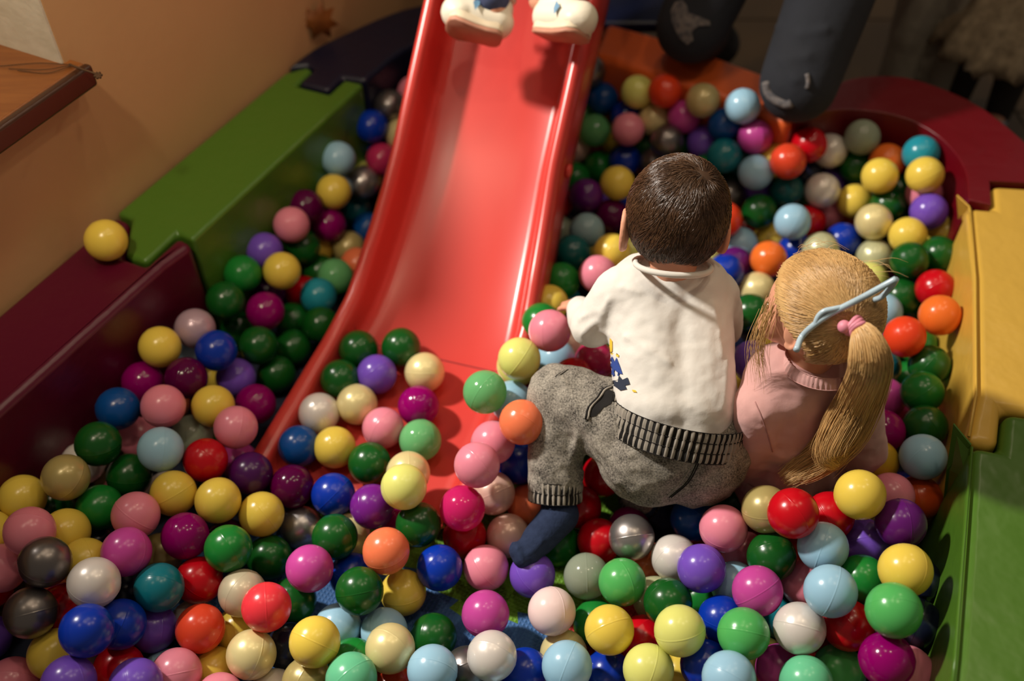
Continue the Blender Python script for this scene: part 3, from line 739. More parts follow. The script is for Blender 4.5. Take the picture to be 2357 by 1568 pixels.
# balls glimpsed in the gaps and buried below
DEEP = [
(-0.732,0.888,0.083,"DG"),(-0.548,0.813,0.057,"GD"),(-0.571,0.745,0.067,"N"),(-0.654,0.835,0.059,"N"),(-0.171,0.607,0.035,"CR"),(0.286,0.742,0.049,"G"),(0.192,0.676,0.053,"R"),(0.138,0.631,0.036,"B"),(0.243,0.628,0.041,"Y"),(0.361,0.923,0.040,"DG"),(0.357,0.804,0.077,"P"),(0.393,0.708,0.065,"T"),(0.366,0.652,0.035,"LY"),(0.535,0.935,0.094,"B"),(0.576,0.715,0.150,"N"),(-0.564,1.188,0.035,"Y"),(-0.522,1.313,0.046,"DG"),(-0.629,1.027,0.078,"P"),(-0.580,1.195,0.102,"LB"),(-0.479,1.398,0.054,"DP"),(-0.406,1.549,0.035,"Y"),(-0.391,1.483,0.035,"DG"),(0.077,1.163,0.125,"LB"),(0.108,1.218,0.096,"PK"),(0.168,1.251,0.088,"G"),(0.073,1.475,0.078,"V"),(0.359,1.758,0.219,"OM"),(0.247,1.643,0.055,"B"),(0.121,1.640,0.044,"N"),(0.096,1.556,0.076,"CL"),(0.294,1.797,0.122,"DG"),(0.352,1.763,0.151,"DG"),(0.205,2.139,0.038,"GY"),(0.489,1.664,0.236,"OM"),(0.477,1.676,0.169,"TG"),(0.763,1.892,0.050,"M"),(0.456,1.689,0.105,"DG"),(0.447,1.625,0.118,"GY"),(0.600,1.648,0.077,"G"),(0.726,1.639,0.106,"LB"),(0.416,1.546,0.044,"LY"),(0.491,1.602,0.048,"R"),(0.783,1.598,0.153,"DG"),(0.806,1.575,0.075,"TG"),(0.751,1.440,0.061,"PL"),(0.778,1.330,0.078,"DG"),(0.913,1.660,0.079,"DG"),(0.742,1.238,0.081,"G"),(0.422,1.370,0.047,"B"),(0.442,1.278,0.057,"N"),(0.482,1.227,0.081,"Y"),
(-1.701,0.240,0.035,"M"),(-1.557,0.236,0.035,"OM"),(-1.414,0.235,0.035,"DG"),(-1.338,0.238,0.035,"OM"),(-1.262,0.241,0.035,"V"),
(-1.194,0.240,0.035,"PY"),(-1.119,0.239,0.035,"M"),(-0.979,0.242,0.035,"R"),(-0.906,0.238,0.035,"CO"),(-0.833,0.243,0.035,"DG"),
(-0.761,0.235,0.035,"R"),(-0.688,0.234,0.035,"G"),(-0.616,0.236,0.035,"LY"),(-0.543,0.244,0.035,"G"),(-0.473,0.236,0.035,"P"),
(-0.400,0.239,0.035,"DG"),(-0.331,0.233,0.035,"DG"),(-0.254,0.238,0.035,"DG"),(-0.182,0.234,0.035,"P"),(-0.112,0.238,0.035,"CO"),
(-0.031,0.237,0.035,"LB"),(0.037,0.238,0.035,"M"),(0.105,0.235,0.035,"OM"),(0.180,0.237,0.035,"LB"),(0.253,0.231,0.035,"R"),
(0.331,0.243,0.035,"G"),(-1.742,0.305,0.035,"R"),(-1.657,0.297,0.035,"CO"),(-1.521,0.304,0.035,"P"),(-1.446,0.297,0.035,"T"),
(-1.309,0.304,0.035,"OM"),(-1.233,0.303,0.035,"N"),(-1.157,0.303,0.035,"Y"),(-1.014,0.300,0.035,"G"),(-0.941,0.305,0.035,"M"),
(-0.722,0.297,0.035,"V"),(-0.648,0.301,0.035,"M"),(-0.507,0.303,0.035,"M"),(-0.356,0.301,0.035,"M"),(-0.288,0.310,0.035,"DG"),
(-0.213,0.296,0.035,"CO"),(-0.145,0.299,0.035,"PY"),(0.003,0.297,0.035,"T"),(0.073,0.299,0.035,"R"),(0.148,0.299,0.035,"B"),
(0.368,0.301,0.035,"T"),(-1.701,0.364,0.035,"P"),(-1.628,0.374,0.035,"Y"),(-1.555,0.373,0.035,"B"),(-1.486,0.363,0.035,"M"),
(-1.409,0.371,0.035,"Y"),(-1.275,0.363,0.035,"N"),(-0.977,0.365,0.035,"B"),(-0.834,0.363,0.035,"LB"),(-0.759,0.355,0.035,"PY"),
(-0.689,0.363,0.035,"T"),(-0.615,0.369,0.035,"T"),(-0.473,0.365,0.035,"N"),(-0.398,0.359,0.035,"R"),(-0.188,0.371,0.035,"DG"),
(-0.121,0.363,0.035,"OM"),(-0.028,0.363,0.035,"W"),(0.114,0.359,0.035,"OM"),(0.182,0.365,0.035,"DG"),(0.249,0.368,0.035,"DG"),
(0.320,0.361,0.035,"PY"),(0.398,0.362,0.035,"B"),(-1.742,0.423,0.035,"G"),(-1.671,0.427,0.035,"T"),(-0.942,0.426,0.035,"LB"),
(-0.869,0.429,0.035,"PY"),(-0.798,0.421,0.035,"B"),(-0.659,0.429,0.035,"R"),(-0.577,0.429,0.035,"OM"),(-0.509,0.428,0.035,"P"),
(-0.430,0.425,0.035,"B"),(-0.359,0.431,0.035,"Y"),(-0.289,0.434,0.035,"P"),(-0.220,0.432,0.035,"R"),(-0.077,0.430,0.035,"W"),
(-0.004,0.428,0.035,"LY"),(0.068,0.432,0.035,"V"),(0.152,0.429,0.035,"P"),(0.224,0.430,0.035,"OM"),(0.299,0.428,0.035,"OM"),
(0.434,0.424,0.035,"LB"),(-1.698,0.494,0.035,"DG"),(-1.559,0.497,0.035,"B"),(-0.910,0.488,0.035,"P"),(-0.838,0.498,0.035,"OM"),
(-0.769,0.489,0.035,"PY"),(-0.686,0.497,0.035,"PY"),(-0.617,0.495,0.035,"R"),(-0.541,0.496,0.035,"PY"),(-0.471,0.499,0.035,"CO"),
(-0.398,0.498,0.035,"LB"),(-0.331,0.496,0.035,"OM"),(-0.179,0.489,0.035,"DG"),(-0.030,0.492,0.035,"B"),(0.112,0.489,0.035,"T"),
(0.183,0.500,0.035,"N"),(0.257,0.492,0.035,"Y"),(0.393,0.480,0.035,"N"),(0.469,0.488,0.035,"N"),(-1.739,0.553,0.035,"V"),
(-1.662,0.563,0.035,"B"),(-0.652,0.558,0.035,"CO"),(-0.511,0.558,0.035,"CO"),(-0.221,0.552,0.035,"M"),(-0.070,0.553,0.035,"G"),
(-0.000,0.556,0.035,"LB"),(0.068,0.555,0.035,"T"),(0.146,0.558,0.035,"R"),(0.223,0.556,0.035,"PY"),(0.360,0.551,0.035,"M"),
(0.440,0.555,0.035,"LB"),(0.508,0.559,0.035,"B"),(-0.615,0.622,0.035,"W"),(0.475,0.623,0.035,"LB"),(-0.649,0.679,0.035,"M"),
(-0.689,0.744,0.035,"CO"),(0.467,0.748,0.035,"M"),(0.546,0.744,0.035,"M"),(-0.728,0.813,0.035,"V"),(0.223,0.808,0.035,"CO"),
(0.505,0.806,0.035,"LB"),(0.577,0.814,0.035,"B"),(-0.185,0.879,0.035,"M"),(0.189,0.876,0.035,"M"),(0.548,0.875,0.035,"Y"),
(-0.649,0.937,0.035,"P"),(-0.575,0.946,0.035,"W"),(-0.501,0.945,0.035,"N"),(0.217,0.938,0.035,"M"),(0.291,0.935,0.035,"T"),
(0.573,0.940,0.035,"G"),(0.658,0.947,0.035,"B"),(-0.468,1.007,0.035,"OM"),(0.039,1.000,0.035,"DG"),(0.260,1.004,0.035,"LB"),
(0.333,1.000,0.035,"LB"),(0.400,1.004,0.035,"G"),(0.472,1.012,0.035,"P"),(0.553,1.010,0.035,"OM"),(-0.579,1.062,0.035,"N"),
(-0.507,1.072,0.035,"G"),(0.076,1.067,0.035,"DG"),(0.150,1.064,0.035,"W"),(0.357,1.073,0.035,"Y"),(0.442,1.073,0.035,"LY"),
(0.646,1.067,0.035,"P"),(-0.615,1.139,0.035,"CO"),(0.034,1.137,0.035,"M"),(0.109,1.129,0.035,"CO"),(0.178,1.127,0.035,"LY"),
(0.258,1.124,0.035,"W"),(0.554,1.128,0.035,"G"),(0.691,1.131,0.035,"OM"),(0.062,1.202,0.035,"Y"),(0.146,1.190,0.035,"P"),
(0.222,1.193,0.035,"B"),(0.364,1.194,0.035,"W"),(0.435,1.191,0.035,"V"),(0.585,1.198,0.035,"N"),(0.654,1.194,0.035,"CO"),
(0.724,1.192,0.035,"G"),(-0.040,1.268,0.035,"G"),(0.106,1.261,0.035,"PY"),(0.253,1.260,0.035,"M"),(0.322,1.265,0.035,"V"),
(0.544,1.258,0.035,"LY"),(0.680,1.259,0.035,"CO"),(-0.300,1.327,0.035,"W"),(-0.214,1.332,0.035,"B"),(-0.136,1.321,0.035,"G"),
(0.004,1.322,0.035,"G"),(0.076,1.326,0.035,"P"),(0.151,1.324,0.035,"DG"),(0.362,1.326,0.035,"OM"),(0.512,1.327,0.035,"G"),
(0.721,1.320,0.035,"B"),(-0.248,1.391,0.035,"M"),(-0.109,1.390,0.035,"LY"),(-0.033,1.386,0.035,"T"),(0.035,1.390,0.035,"LY"),
(0.104,1.392,0.035,"T"),(0.181,1.388,0.035,"LY"),(0.322,1.386,0.035,"B"),(0.535,1.394,0.035,"B"),(0.615,1.390,0.035,"CO"),
(0.686,1.388,0.035,"LY"),(-0.073,1.452,0.035,"LB"),(-0.006,1.449,0.035,"N"),(0.143,1.456,0.035,"N"),(0.223,1.448,0.035,"DG"),
(0.296,1.450,0.035,"P"),(0.369,1.454,0.035,"W"),(0.657,1.450,0.035,"G"),(-0.032,1.518,0.035,"B"),(0.180,1.520,0.035,"Y"),
(0.256,1.508,0.035,"LB"),(0.328,1.517,0.035,"N"),(0.620,1.518,0.035,"N"),(0.834,1.512,0.035,"N"),(-0.069,1.582,0.035,"LY"),
(0.001,1.580,0.035,"P"),(-0.178,1.649,0.035,"B"),(-0.039,1.647,0.035,"PY"),(0.029,1.642,0.035,"CO"),(-0.215,1.709,0.035,"R"),
(0.078,1.705,0.035,"PY"),(0.216,1.702,0.035,"V"),(-0.252,1.771,0.035,"PY"),(-0.174,1.769,0.035,"PY"),(-0.039,1.772,0.035,"W"),
(0.040,1.772,0.035,"Y"),(-0.219,1.838,0.035,"CO"),(0.006,1.839,0.035,"N"),(-0.111,1.899,0.035,"OM"),(0.103,1.900,0.035,"R"),
(0.004,1.963,0.035,"V"),(-0.550,0.201,0.097,"V"),(-1.682,0.260,0.097,"R"),(-1.530,0.254,0.097,"DG"),(-1.396,0.260,0.097,"W"),
(-1.105,0.263,0.097,"DG"),(-1.031,0.257,0.097,"OM"),(-0.953,0.256,0.097,"LB"),(-0.883,0.252,0.097,"M"),(-0.741,0.254,0.097,"B"),
(-0.672,0.260,0.097,"LB"),(-0.593,0.260,0.097,"T"),(-0.449,0.256,0.097,"V"),(-0.371,0.260,0.097,"T"),(-0.156,0.257,0.097,"LB"),
(-0.085,0.253,0.097,"V"),(0.211,0.253,0.097,"B"),(0.420,0.259,0.097,"V"),(-1.718,0.318,0.097,"DG"),(-1.581,0.327,0.097,"M"),
(-1.503,0.323,0.097,"B"),(-1.429,0.318,0.097,"N"),(-1.359,0.317,0.097,"LB"),(-1.280,0.320,0.097,"B"),(-1.210,0.322,0.097,"DG"),
(-0.845,0.324,0.097,"OM"),(-0.775,0.317,0.097,"PY"),(-0.703,0.321,0.097,"G"),(-0.629,0.320,0.097,"T"),(-0.561,0.321,0.097,"LY"),
(-0.414,0.320,0.097,"CO"),(-0.338,0.321,0.097,"W"),(-0.191,0.316,0.097,"LY"),(-0.051,0.314,0.097,"PY"),(0.025,0.321,0.097,"LB"),
(0.094,0.325,0.097,"W"),(0.240,0.324,0.097,"OM"),(0.311,0.325,0.097,"W"),(0.384,0.325,0.097,"G"),(0.452,0.319,0.097,"DG"),
(-1.681,0.385,0.097,"W"),(-1.323,0.389,0.097,"DG"),(-0.888,0.388,0.097,"OM"),(-0.738,0.378,0.097,"P"),(-0.670,0.383,0.097,"R"),
(-0.525,0.383,0.097,"LB"),(-0.449,0.385,0.097,"PY"),(-0.376,0.385,0.097,"LB"),(-0.232,0.387,0.097,"R"),(-0.162,0.383,0.097,"DG"),
(-0.090,0.378,0.097,"CO"),(0.053,0.382,0.097,"LB"),(0.137,0.381,0.097,"LB"),(0.272,0.391,0.097,"LY"),(0.347,0.385,0.097,"P"),
(-1.720,0.452,0.097,"T"),(-1.650,0.456,0.097,"OM"),(-1.579,0.451,0.097,"B"),(-1.500,0.454,0.097,"G"),(-0.782,0.451,0.097,"B"),
(-0.704,0.450,0.097,"W"),(-0.628,0.452,0.097,"G"),(-0.561,0.451,0.097,"R"),(-0.486,0.451,0.097,"M"),(-0.197,0.445,0.097,"P"),
(-0.123,0.453,0.097,"OM"),(-0.053,0.451,0.097,"G"),(0.381,0.451,0.097,"CO"),(0.456,0.438,0.097,"R"),(-1.611,0.513,0.097,"G"),
(-0.884,0.515,0.097,"N"),(-0.743,0.509,0.097,"W"),(-0.667,0.516,0.097,"DG"),(-0.309,0.513,0.097,"B"),(-0.230,0.513,0.097,"DG"),
(-0.159,0.510,0.097,"N"),(-0.086,0.512,0.097,"G"),(0.055,0.511,0.097,"LB"),(0.126,0.519,0.097,"W"),(0.275,0.512,0.097,"N"),
(0.349,0.511,0.097,"Y"),(0.418,0.509,0.097,"PY"),(0.496,0.517,0.097,"B"),(0.527,0.703,0.097,"W"),(0.563,0.764,0.097,"T"),
(0.532,0.837,0.097,"PY"),(-0.699,0.961,0.097,"W"),(0.058,1.022,0.097,"B"),(0.135,1.026,0.097,"LY"),(0.202,1.025,0.097,"V"),
(0.417,1.028,0.097,"W"),(0.096,1.089,0.097,"DG"),(0.165,1.090,0.097,"LB"),(0.243,1.088,0.097,"DG"),(0.531,1.082,0.097,"CO"),
(0.198,1.157,0.097,"PY"),(0.276,1.154,0.097,"V"),(0.418,1.151,0.097,"V"),(0.492,1.158,0.097,"DG"),(0.566,1.155,0.097,"N"),
(0.314,1.215,0.097,"N"),(0.606,1.220,0.097,"DG"),(0.277,1.281,0.097,"LY"),(0.240,1.347,0.097,"PY"),(0.311,1.349,0.097,"G"),
(0.600,1.345,0.097,"V"),(0.197,1.409,0.097,"T"),(0.235,1.475,0.097,"LY"),(0.307,1.474,0.097,"V"),(0.026,1.603,0.097,"W"),
(-0.120,1.729,0.097,"W"),(0.021,1.723,0.097,"PY"),(-0.160,1.796,0.097,"N"),(0.057,1.794,0.097,"LY"),(-0.126,1.859,0.097,"LY"),
(0.059,1.920,0.097,"V"),]
# ------------------------------------------------------------------ balls
RB = .035
#  code: colour, kind   (s solid gloss, t thin translucent, p pearl, m metallic)
BC = dict(Y=((238,208,84),'s'), LY=((228,228,126),'s'), PY=((236,220,158),'p'), W=((236,228,220),'p'), LB=((158,202,226),'s'), B=((8,52,170),'s'),
 B2=((8,74,146),'s'), T=((18,116,128),'s'), T2=((36,146,166),'s'), TG=((10,88,88),'s'), P=((236,140,160),'s'), HP=((226,40,120),'t'), M=((164,0,116),'t'),
 PL=((104,0,74),'t'), OM=((198,72,156),'s'), V=((118,80,194),'s'), DP=((72,16,82),'s'), DP2=((92,20,104),'s'), PU=((116,30,136),'s'), R=((200,8,26),'s'),
 WR=((236,58,68),'s'), CR=((226,72,42),'s'), CO=((248,128,84),'s'), CO2=((236,70,34),'s'), CR2=((196,72,24),'s'), OR=((242,118,44),'s'), DG=((18,86,28),'s'),
 G=((28,126,48),'s'), LG=((124,204,134),'t'), LG2=((84,180,94),'s'), MG=((108,200,152),'s'), SV=((176,170,168),'m'), GY=((124,118,116),'m'), GD=((190,172,108),'p'),
 GD2=((208,190,130),'p'), CL=((168,178,156),'t'), PG=((204,204,160),'p'), PK=((232,192,176),'p'), PW=((210,198,166),'p'), PW2=((246,218,214),'s'), LW=((194,164,178),'p'),
 LB2=((138,168,174),'s'), N=((22,28,50),'s'), RA=((192,44,94),'s'), Y2=((196,156,40),'s'))
def ball_mat(c):
    col, k = BC[c]
    if k == 's': return mat('ball_'+c, col, .24, spec=.5, trans=.12, bump=(70, .04, .002))
    if k == 't': return mat('ball_'+c, col, .14, spec=.55, trans=.32, see=.10)
    if k == 'p': return mat('ball_'+c, col, .30, spec=.6, metal=.18, coat=.3, trans=.14)
    return mat('ball_'+c, col, .33, metal=.85, coat=.2)
def ball_arrays(n, lats, ridge):
    prof = []
    for d in lats:
        t = math.radians(d); r = RB + (ridge if abs(d) < .5 else 0)
        prof.append((r*math.cos(t), r*math.sin(t)))
    V = [(0, 0, -RB)]
    for r, z in prof:
        for j in range(n): V.append((r*math.cos(2*math.pi*j/n), r*math.sin(2*math.pi*j/n), z))
    V.append((0, 0, RB)); k = len(prof); Fs = [(0, 1+(j+1) % n, 1+j) for j in range(n)]
    for i in range(k-1):
        for j in range(n):
            a = 1+i*n; Fs.append((a+j, a+(j+1) % n, a+n+(j+1) % n, a+n+j))
    a = 1+(k-1)*n; e = len(V)-1; Fs += [(a+j, a+(j+1) % n, e) for j in range(n)]
    return V, Fs
LAT = [-82, -72, -62, -52, -43, -34, -25, -17, -9, -3, -1.1, 0, 1.1, 3, 9, 17, 25, 34, 43, 52, 62, 72, 82]
bV, bF = ball_arrays(40, LAT, .00038)
# the moulding point: a tiny raised ring on the seam
nv, nf = tube_arrays([Vector((RB-.0004, .0016*math.cos(t), .0016*math.sin(t))) for t in [2*math.pi*i/8 for i in range(8)]], .0004, 5, True)
o = len(bV); bV = [Vector(v) for v in bV] + nv; bF = bF + [tuple(i+o for i in f) for f in nf]
BALL_ME = {}
def ball_mesh(c):
    if c not in BALL_ME:
        me = bpy.data.meshes.new('play_ball_'+c); me.from_pydata([tuple(v) for v in bV], [], bF); me.update()
        me.polygons.foreach_set('use_smooth', [True]*len(me.polygons)); me.materials.append(ball_mat(c)); BALL_ME[c] = me
    return BALL_ME[c]
for x, y, z, c, lab in BALLS:
    o = bpy.data.objects.new('play_ball', ball_mesh(c)); COL.objects.link(o)
    o.location = (x, y, z); o.rotation_euler = (rnd.uniform(0, 6.28), rnd.uniform(0, 6.28), rnd.uniform(0, 6.28))
    tag(o, lab, 'ball', 'loose plastic balls in the pit')
# the rest, joined
sV, sF = ball_arrays(26, [-75, -60, -45, -30, -15, -2, 0, 2, 15, 30, 45, 60, 75], .0003)
codes = sorted(set(d[3] for d in DEEP)); V = []; Fs = []; mi = []
for x, y, z, c in DEEP:
    o = len(V); Rm = Matrix.Rotation(rnd.uniform(0, 6.28), 3, Vector((rnd.random()-.5, rnd.random()-.5, rnd.random()-.5)).normalized())
    V += [Rm@Vector(v)+Vector((x, y, z)) for v in sV]; Fs += [tuple(i+o for i in f) for f in sF]; mi += [codes.index(c)]*len(sF)
ob = mesh_py('buried_balls', V, Fs, None, None, True)
for c in codes: ob.data.materials.append(ball_mat(c))
ob.data.polygons.foreach_set('material_index', mi)
tag(ob, 'mixed plastic balls half buried under the others', 'balls'); ob['kind'] = 'stuff'

# ------------------------------------------------------------------ people
m_skin = mat('skin', (226, 166, 134), .5, spec=.4, noise=(14, (214, 146, 116), .3))
m_shirt = mat('white_jersey', (232, 227, 218), .85, spec=.2, bump=(26, .35, .006), sheen=.2)
m_rib = mat('white_rib', (226, 220, 210), .85, spec=.2)
m_sock = mat('navy_sock', (32, 42, 66), .9, spec=.2, noise=(120, (44, 56, 84), .3), bump=(160, .5, .002))
m_eye = mat('dark_eye', (30, 20, 16), .15)
def wash():
    m = mat('acid_wash_grey', (58, 54, 50), .9, spec=.15, bump=(24, .30, .006))
    nt = m.node_tree; N = nt.nodes; L = nt.links; b = N['Principled BSDF']; tc = N.new('ShaderNodeTexCoord')
    fine = N.new('ShaderNodeTexNoise'); fine.inputs['Scale'].default_value = 400; fine.inputs['Detail'].default_value = 5
    big = N.new('ShaderNodeTexNoise'); big.inputs['Scale'].default_value = 26; big.inputs['Detail'].default_value = 4
    for t in (fine, big): L.new(tc.outputs['Object'], t.inputs['Vector'])
    mx = N.new('ShaderNodeMath'); mx.operation = 'MULTIPLY_ADD'; mx.inputs[1].default_value = .65
    ml = N.new('ShaderNodeMath'); ml.operation = 'MULTIPLY'; ml.inputs[1].default_value = .45
    L.new(big.outputs['Fac'], ml.inputs[0]); L.new(fine.outputs['Fac'], mx.inputs[0]); L.new(ml.outputs[0], mx.inputs[2])
    r = N.new('ShaderNodeValToRGB'); r.color_ramp.elements[0].position = .38; r.color_ramp.elements[1].position = .74
    r.color_ramp.elements[0].color = lin((50, 47, 45)); r.color_ramp.elements[1].color = lin((182, 174, 160))
    L.new(mx.outputs[0], r.inputs['Fac']); L.new(r.outputs['Color'], b.inputs['Base Color']); return m
m_wash = wash()
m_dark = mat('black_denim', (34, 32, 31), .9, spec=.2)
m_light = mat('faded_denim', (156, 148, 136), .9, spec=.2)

def frame_from(axis, ref):
    a = Vector(axis).normalized(); r = Vector(ref); r = (r-a*r.dot(a)).normalized(); return a, r, a.cross(r)
def gathered(name, c, axis, ref, ra, rb, h, n, m1, m2, parent, rows=3, amp=.0035, flare=0.0, stitch=None):
    """elastic band: pleated ring; odd pleats light, even dark"""
    a, r, s = frame_from(axis, ref); K = n*4; R_ = rows*4+1; V = []
    for i in range(R_):
        f = i/(R_-1); zz = (f-.5)*h; puff = .0012*abs(math.sin(math.pi*f*rows))
        for k in range(K):
            t = 2*math.pi*k/K; w = amp*(.75+.45*math.sin(7*t+2*f))*math.cos(n*t+.9*math.sin(3*t+f*3)+.5*math.sin(11*t))
            V.append(c + a*zz + r*((ra+puff+w+flare*f)*math.cos(t)) + s*((rb+puff+w+flare*f)*math.sin(t)))
    Fs = []; mi = []
    for i in range(R_-1):
        for k in range(K):
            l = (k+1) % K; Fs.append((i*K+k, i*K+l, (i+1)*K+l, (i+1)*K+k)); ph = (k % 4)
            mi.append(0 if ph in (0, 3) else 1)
    o = mesh_py(name, V, Fs, None, parent, True); o.data.materials.append(m1); o.data.materials.append(m2)
    o.data.polygons.foreach_set('material_index', mi)
    for f in [j/rows for j in range(rows+1)]:
        zz = (f-.5)*h
        pts = [c + a*zz + r*((ra+.0008+flare*f)*math.cos(2*math.pi*k/48)) + s*((rb+.0008+flare*f)*math.sin(2*math.pi*k/48)) for k in range(48)]
        tube('stitch_line', pts, .0007 if stitch is None else .0006, stitch or m_dark, o, 5, True)
    return o
def hand(prims, wrist, dirv, palmn, size=.045):
    """palm, four bent fingers of different length and a thumb at the side"""
    a, n, s = frame_from(dirv, palmn)
    pc = wrist + a*size*.55
    prims.append(S(pc, (size*.5, size*.22, size*.42), Matrix((a, n, s)).transposed()))
    for k, (off, ln) in enumerate([(-.30, .62), (-.10, .74), (.11, .70), (.31, .52)]):
        p0 = pc + a*size*.42 + s*size*off; p1 = p0 + a*size*ln*.5 - n*size*.10; p2 = p1 + a*size*ln*.38 - n*size*.28
        prims.append(Cp(p0, size*.125, p1, size*.115)); prims.append(Cp(p1, size*.115, p2, size*.095))
    t0 = pc - a*size*.15 - s*size*.36; t1 = t0 + a*size*.32 - s*size*.22 - n*size*.1
    prims.append(Cp(t0, size*.14, t1, size*.11)); prims.append(Cp(t1, size*.11, t1 + a*size*.25 - n*size*.12, size*.09))
def head_prims(c, face, up, w, l, h):
    """skull, jaw, nose, brows; ears come apart so that they stay crisp"""
    f, u, s = frame_from(face, up)
    Rm = Matrix((f, s, u)).transposed()
    L = [S(c, (l, w, h), Rm), S(c+f*l*.35-u*h*.42, (l*.62, w*.74, h*.58), Rm), S(c+f*l*.98-u*h*.28, (.010, .009, .012), Rm), S(c+f*l*.72-u*h*.80, (.022, .024, .018), Rm)]
    for k in (-1, 1): L.append(S(c+f*l*.70+s*k*w*.52-u*h*.42, (.022, .020, .022), Rm))
    return L, f, u, s
def ear(name, c, f, u, out, m, parent, sz=.021):
    """shell of an ear: rim ring and bowl"""
    pr = []
    for i in range(11):
        t = -1.9+3.9*i/10+.2
        pass
    pts = [c + u*sz*1.05*math.sin(t) + (-f)*sz*.62*math.cos(t)*(1 if True else 1) + out*sz*.30*(.6+.4*math.cos(t)) for t in [(-1.75+i*.34) for i in range(12)]]
    for i in range(11): pr.append(Cp(pts[i], sz*.17, pts[i+1], sz*.17))
    Rm = Matrix((f, out, u)).transposed()
    pr.append(S(c+out*sz*.05, (sz*.62, sz*.22, sz*.95), Rm)); pr.append(S(c-u*sz*.95+f*sz*.12+out*sz*.08, (sz*.30, sz*.2, sz*.30), Rm))
    return blob(name, pr, m, parent, .0016, 3)
def eyes(c, f, u, s, l, w, h, parent):
    for k in (-1, 1):
        V, Fs = blob_arrays([S(c+f*l*.86+s*k*w*.40-u*h*.10, .007)]); mesh_py('eye', V, Fs, m_eye, parent, True)
    tube('lips', [c+f*l*.93+s*w*k*.22-u*h*.56-f*abs(k)*.004 for k in (-1, -.5, 0, .5, 1)], [.001, .003, .0035, .003, .001], mat('lips', (196, 96, 92), .45), parent, 8)

# ---------------- the boy
hb = deep(1560, 489, .550, .072); sh = deep(1540, 668, .425, .066); wa = deep(1552, 930, .335, .078)
hipc = deep(1548, 1030, .285, .085)
kneeL = deep(1285, 910, .265, .045); hipL = deep(1440, 985, .285, .075); ankL = deep(1278, 1112, .165, .036)
kneeR = deep(1600, 1000, .12, .20); hipR = deep(1630, 1010, .27, .085); ankR = deep(1482, 1135, .085, .03)
heelL = deep(1290, 1185, .130, .026); toeL = deep(1203, 1283, .115, .014); toeR = deep(1530, 1195, .045, .02)
shL = deep(1432, 672, .415, .048); elL = deep(1362, 752, .335, .030); wrL = deep(1330, 708, .285, .030); haL = deep(1305, 690, .25, .03)
shR = deep(1640, 680, .40, .050); elR = deep(1664, 752, .31, .034); wrR = deep(1640, 690, .20, .05)
faceB = Vector((.05, .93, -.36)); upB = Vector((.04, .30, .95))
headp, fB, uB, sB = head_prims(hb, faceB, upB, .066, .074, .074)
body = headp + [Cp(hb-uB*.045-fB*.012, .036, sh+Vector((0, .0, .02)), .036), Cp(sh-Vector((0,-.01,.012)), .040, wa+Vector((0,.012,-.01)), .045), Cp(shL, .022, shR, .022), Cp(wa+Vector((0,.012,-.01)), .05, hipc, .055),
    Cp(shL, .026, elL, .023), Cp(elL, .021, wrL, .018), Cp(shR, .026, elR, .023), Cp(elR, .021, wrR, .018),
    Cp(hipL, .05, kneeL, .036), Cp(kneeL, .032, ankL, .024), Cp(hipR, .05, kneeR, .036), Cp(kneeR, .032, ankR, .024),
    Cp(ankL, .02, heelL, .018), Cp(heelL, .017, toeL, .014), Cp(ankR, .02, toeR, .015)]
hand(body, wrL, (haL-wrL), Vector((0, 0, 1)), .042); hand(body, wrR, Vector((-.1, .6, -.8)), Vector((0, 1, .6)), .042)
boy = blob('person', body, m_skin, None, .0042, 6)
tag(boy, 'child in white long sleeved top and grey acid wash trousers kneeling among balls', 'person')
eyes(hb, fB, uB, sB, .074, .066, .074, boy)
earL = deep(1447, 540, .505, .030)
e1c = hb - sB*0 + (-sB if (-sB).x < 0 else sB)*.066 - uB*.012 - fB*.004
sgn = -1 if sB.x > 0 else 1
ear('ear', hb + sB*sgn*.069 - uB*.032 + fB*.004, fB, uB, (sB*sgn-fB*.35).normalized(), m_skin, boy, .027)
ear('ear', hb - sB*sgn*.066 - uB*.030 + fB*.006, fB, uB, (-sB*sgn-fB*.2).normalized(), m_skin, boy, .025)

# shirt
shirt = blob('shirt', [Cp(sh+Vector((-.035, 0, -.005)), .062, wa+Vector((-.022, 0, 0)), .068), Cp(sh+Vector((.035, 0, -.005)), .060, wa+Vector((.026, 0, 0)), .068),
    Cp(shL+Vector((.02, 0, -.005)), .047, shR+Vector((-.02, 0, -.005)), .045), Cp(sh+Vector((0, .0, .018)), .048, sh+Vector((0, -.02, -.02)), .06),
    Cp(shL, .042, elL, .034), Cp(elL, .034, wrL+(elL-wrL)*.15, .024), Cp(shR, .042, elR, .034), Cp(elR, .033, wrR+(elR-wrR)*.2, .024),
    Cp(wa+Vector((-.02, 0, 0)), .066, hipc+Vector((-.02, 0, .02)), .06), Cp(wa+Vector((.025, 0, 0)), .066, hipc+Vector((.025, 0, .02)), .06)],
    m_shirt, boy, .0045, 9,
    folds=[([(1400, 770), (1440, 775), (1490, 800), (1540, 835)], .006, .0022), ([(1400, 690), (1385, 730), (1392, 765)], .006, .0022), ([(1340, 770), (1362, 748), (1385, 735)], .006, .0022),
           ([(1330, 735), (1350, 725), (1380, 715)], .005, .0022), ([(1660, 945), (1668, 890), (1672, 830)], .005, .0022),
           ([(1430, 660), (1470, 672), (1520, 672)], .005, .0022), ([(1640, 700), (1655, 760), (1660, 820)], .005, .0022), ([(1500, 880), (1540, 900), (1590, 940)], .004, .0022)], crumple=(.045, .007))
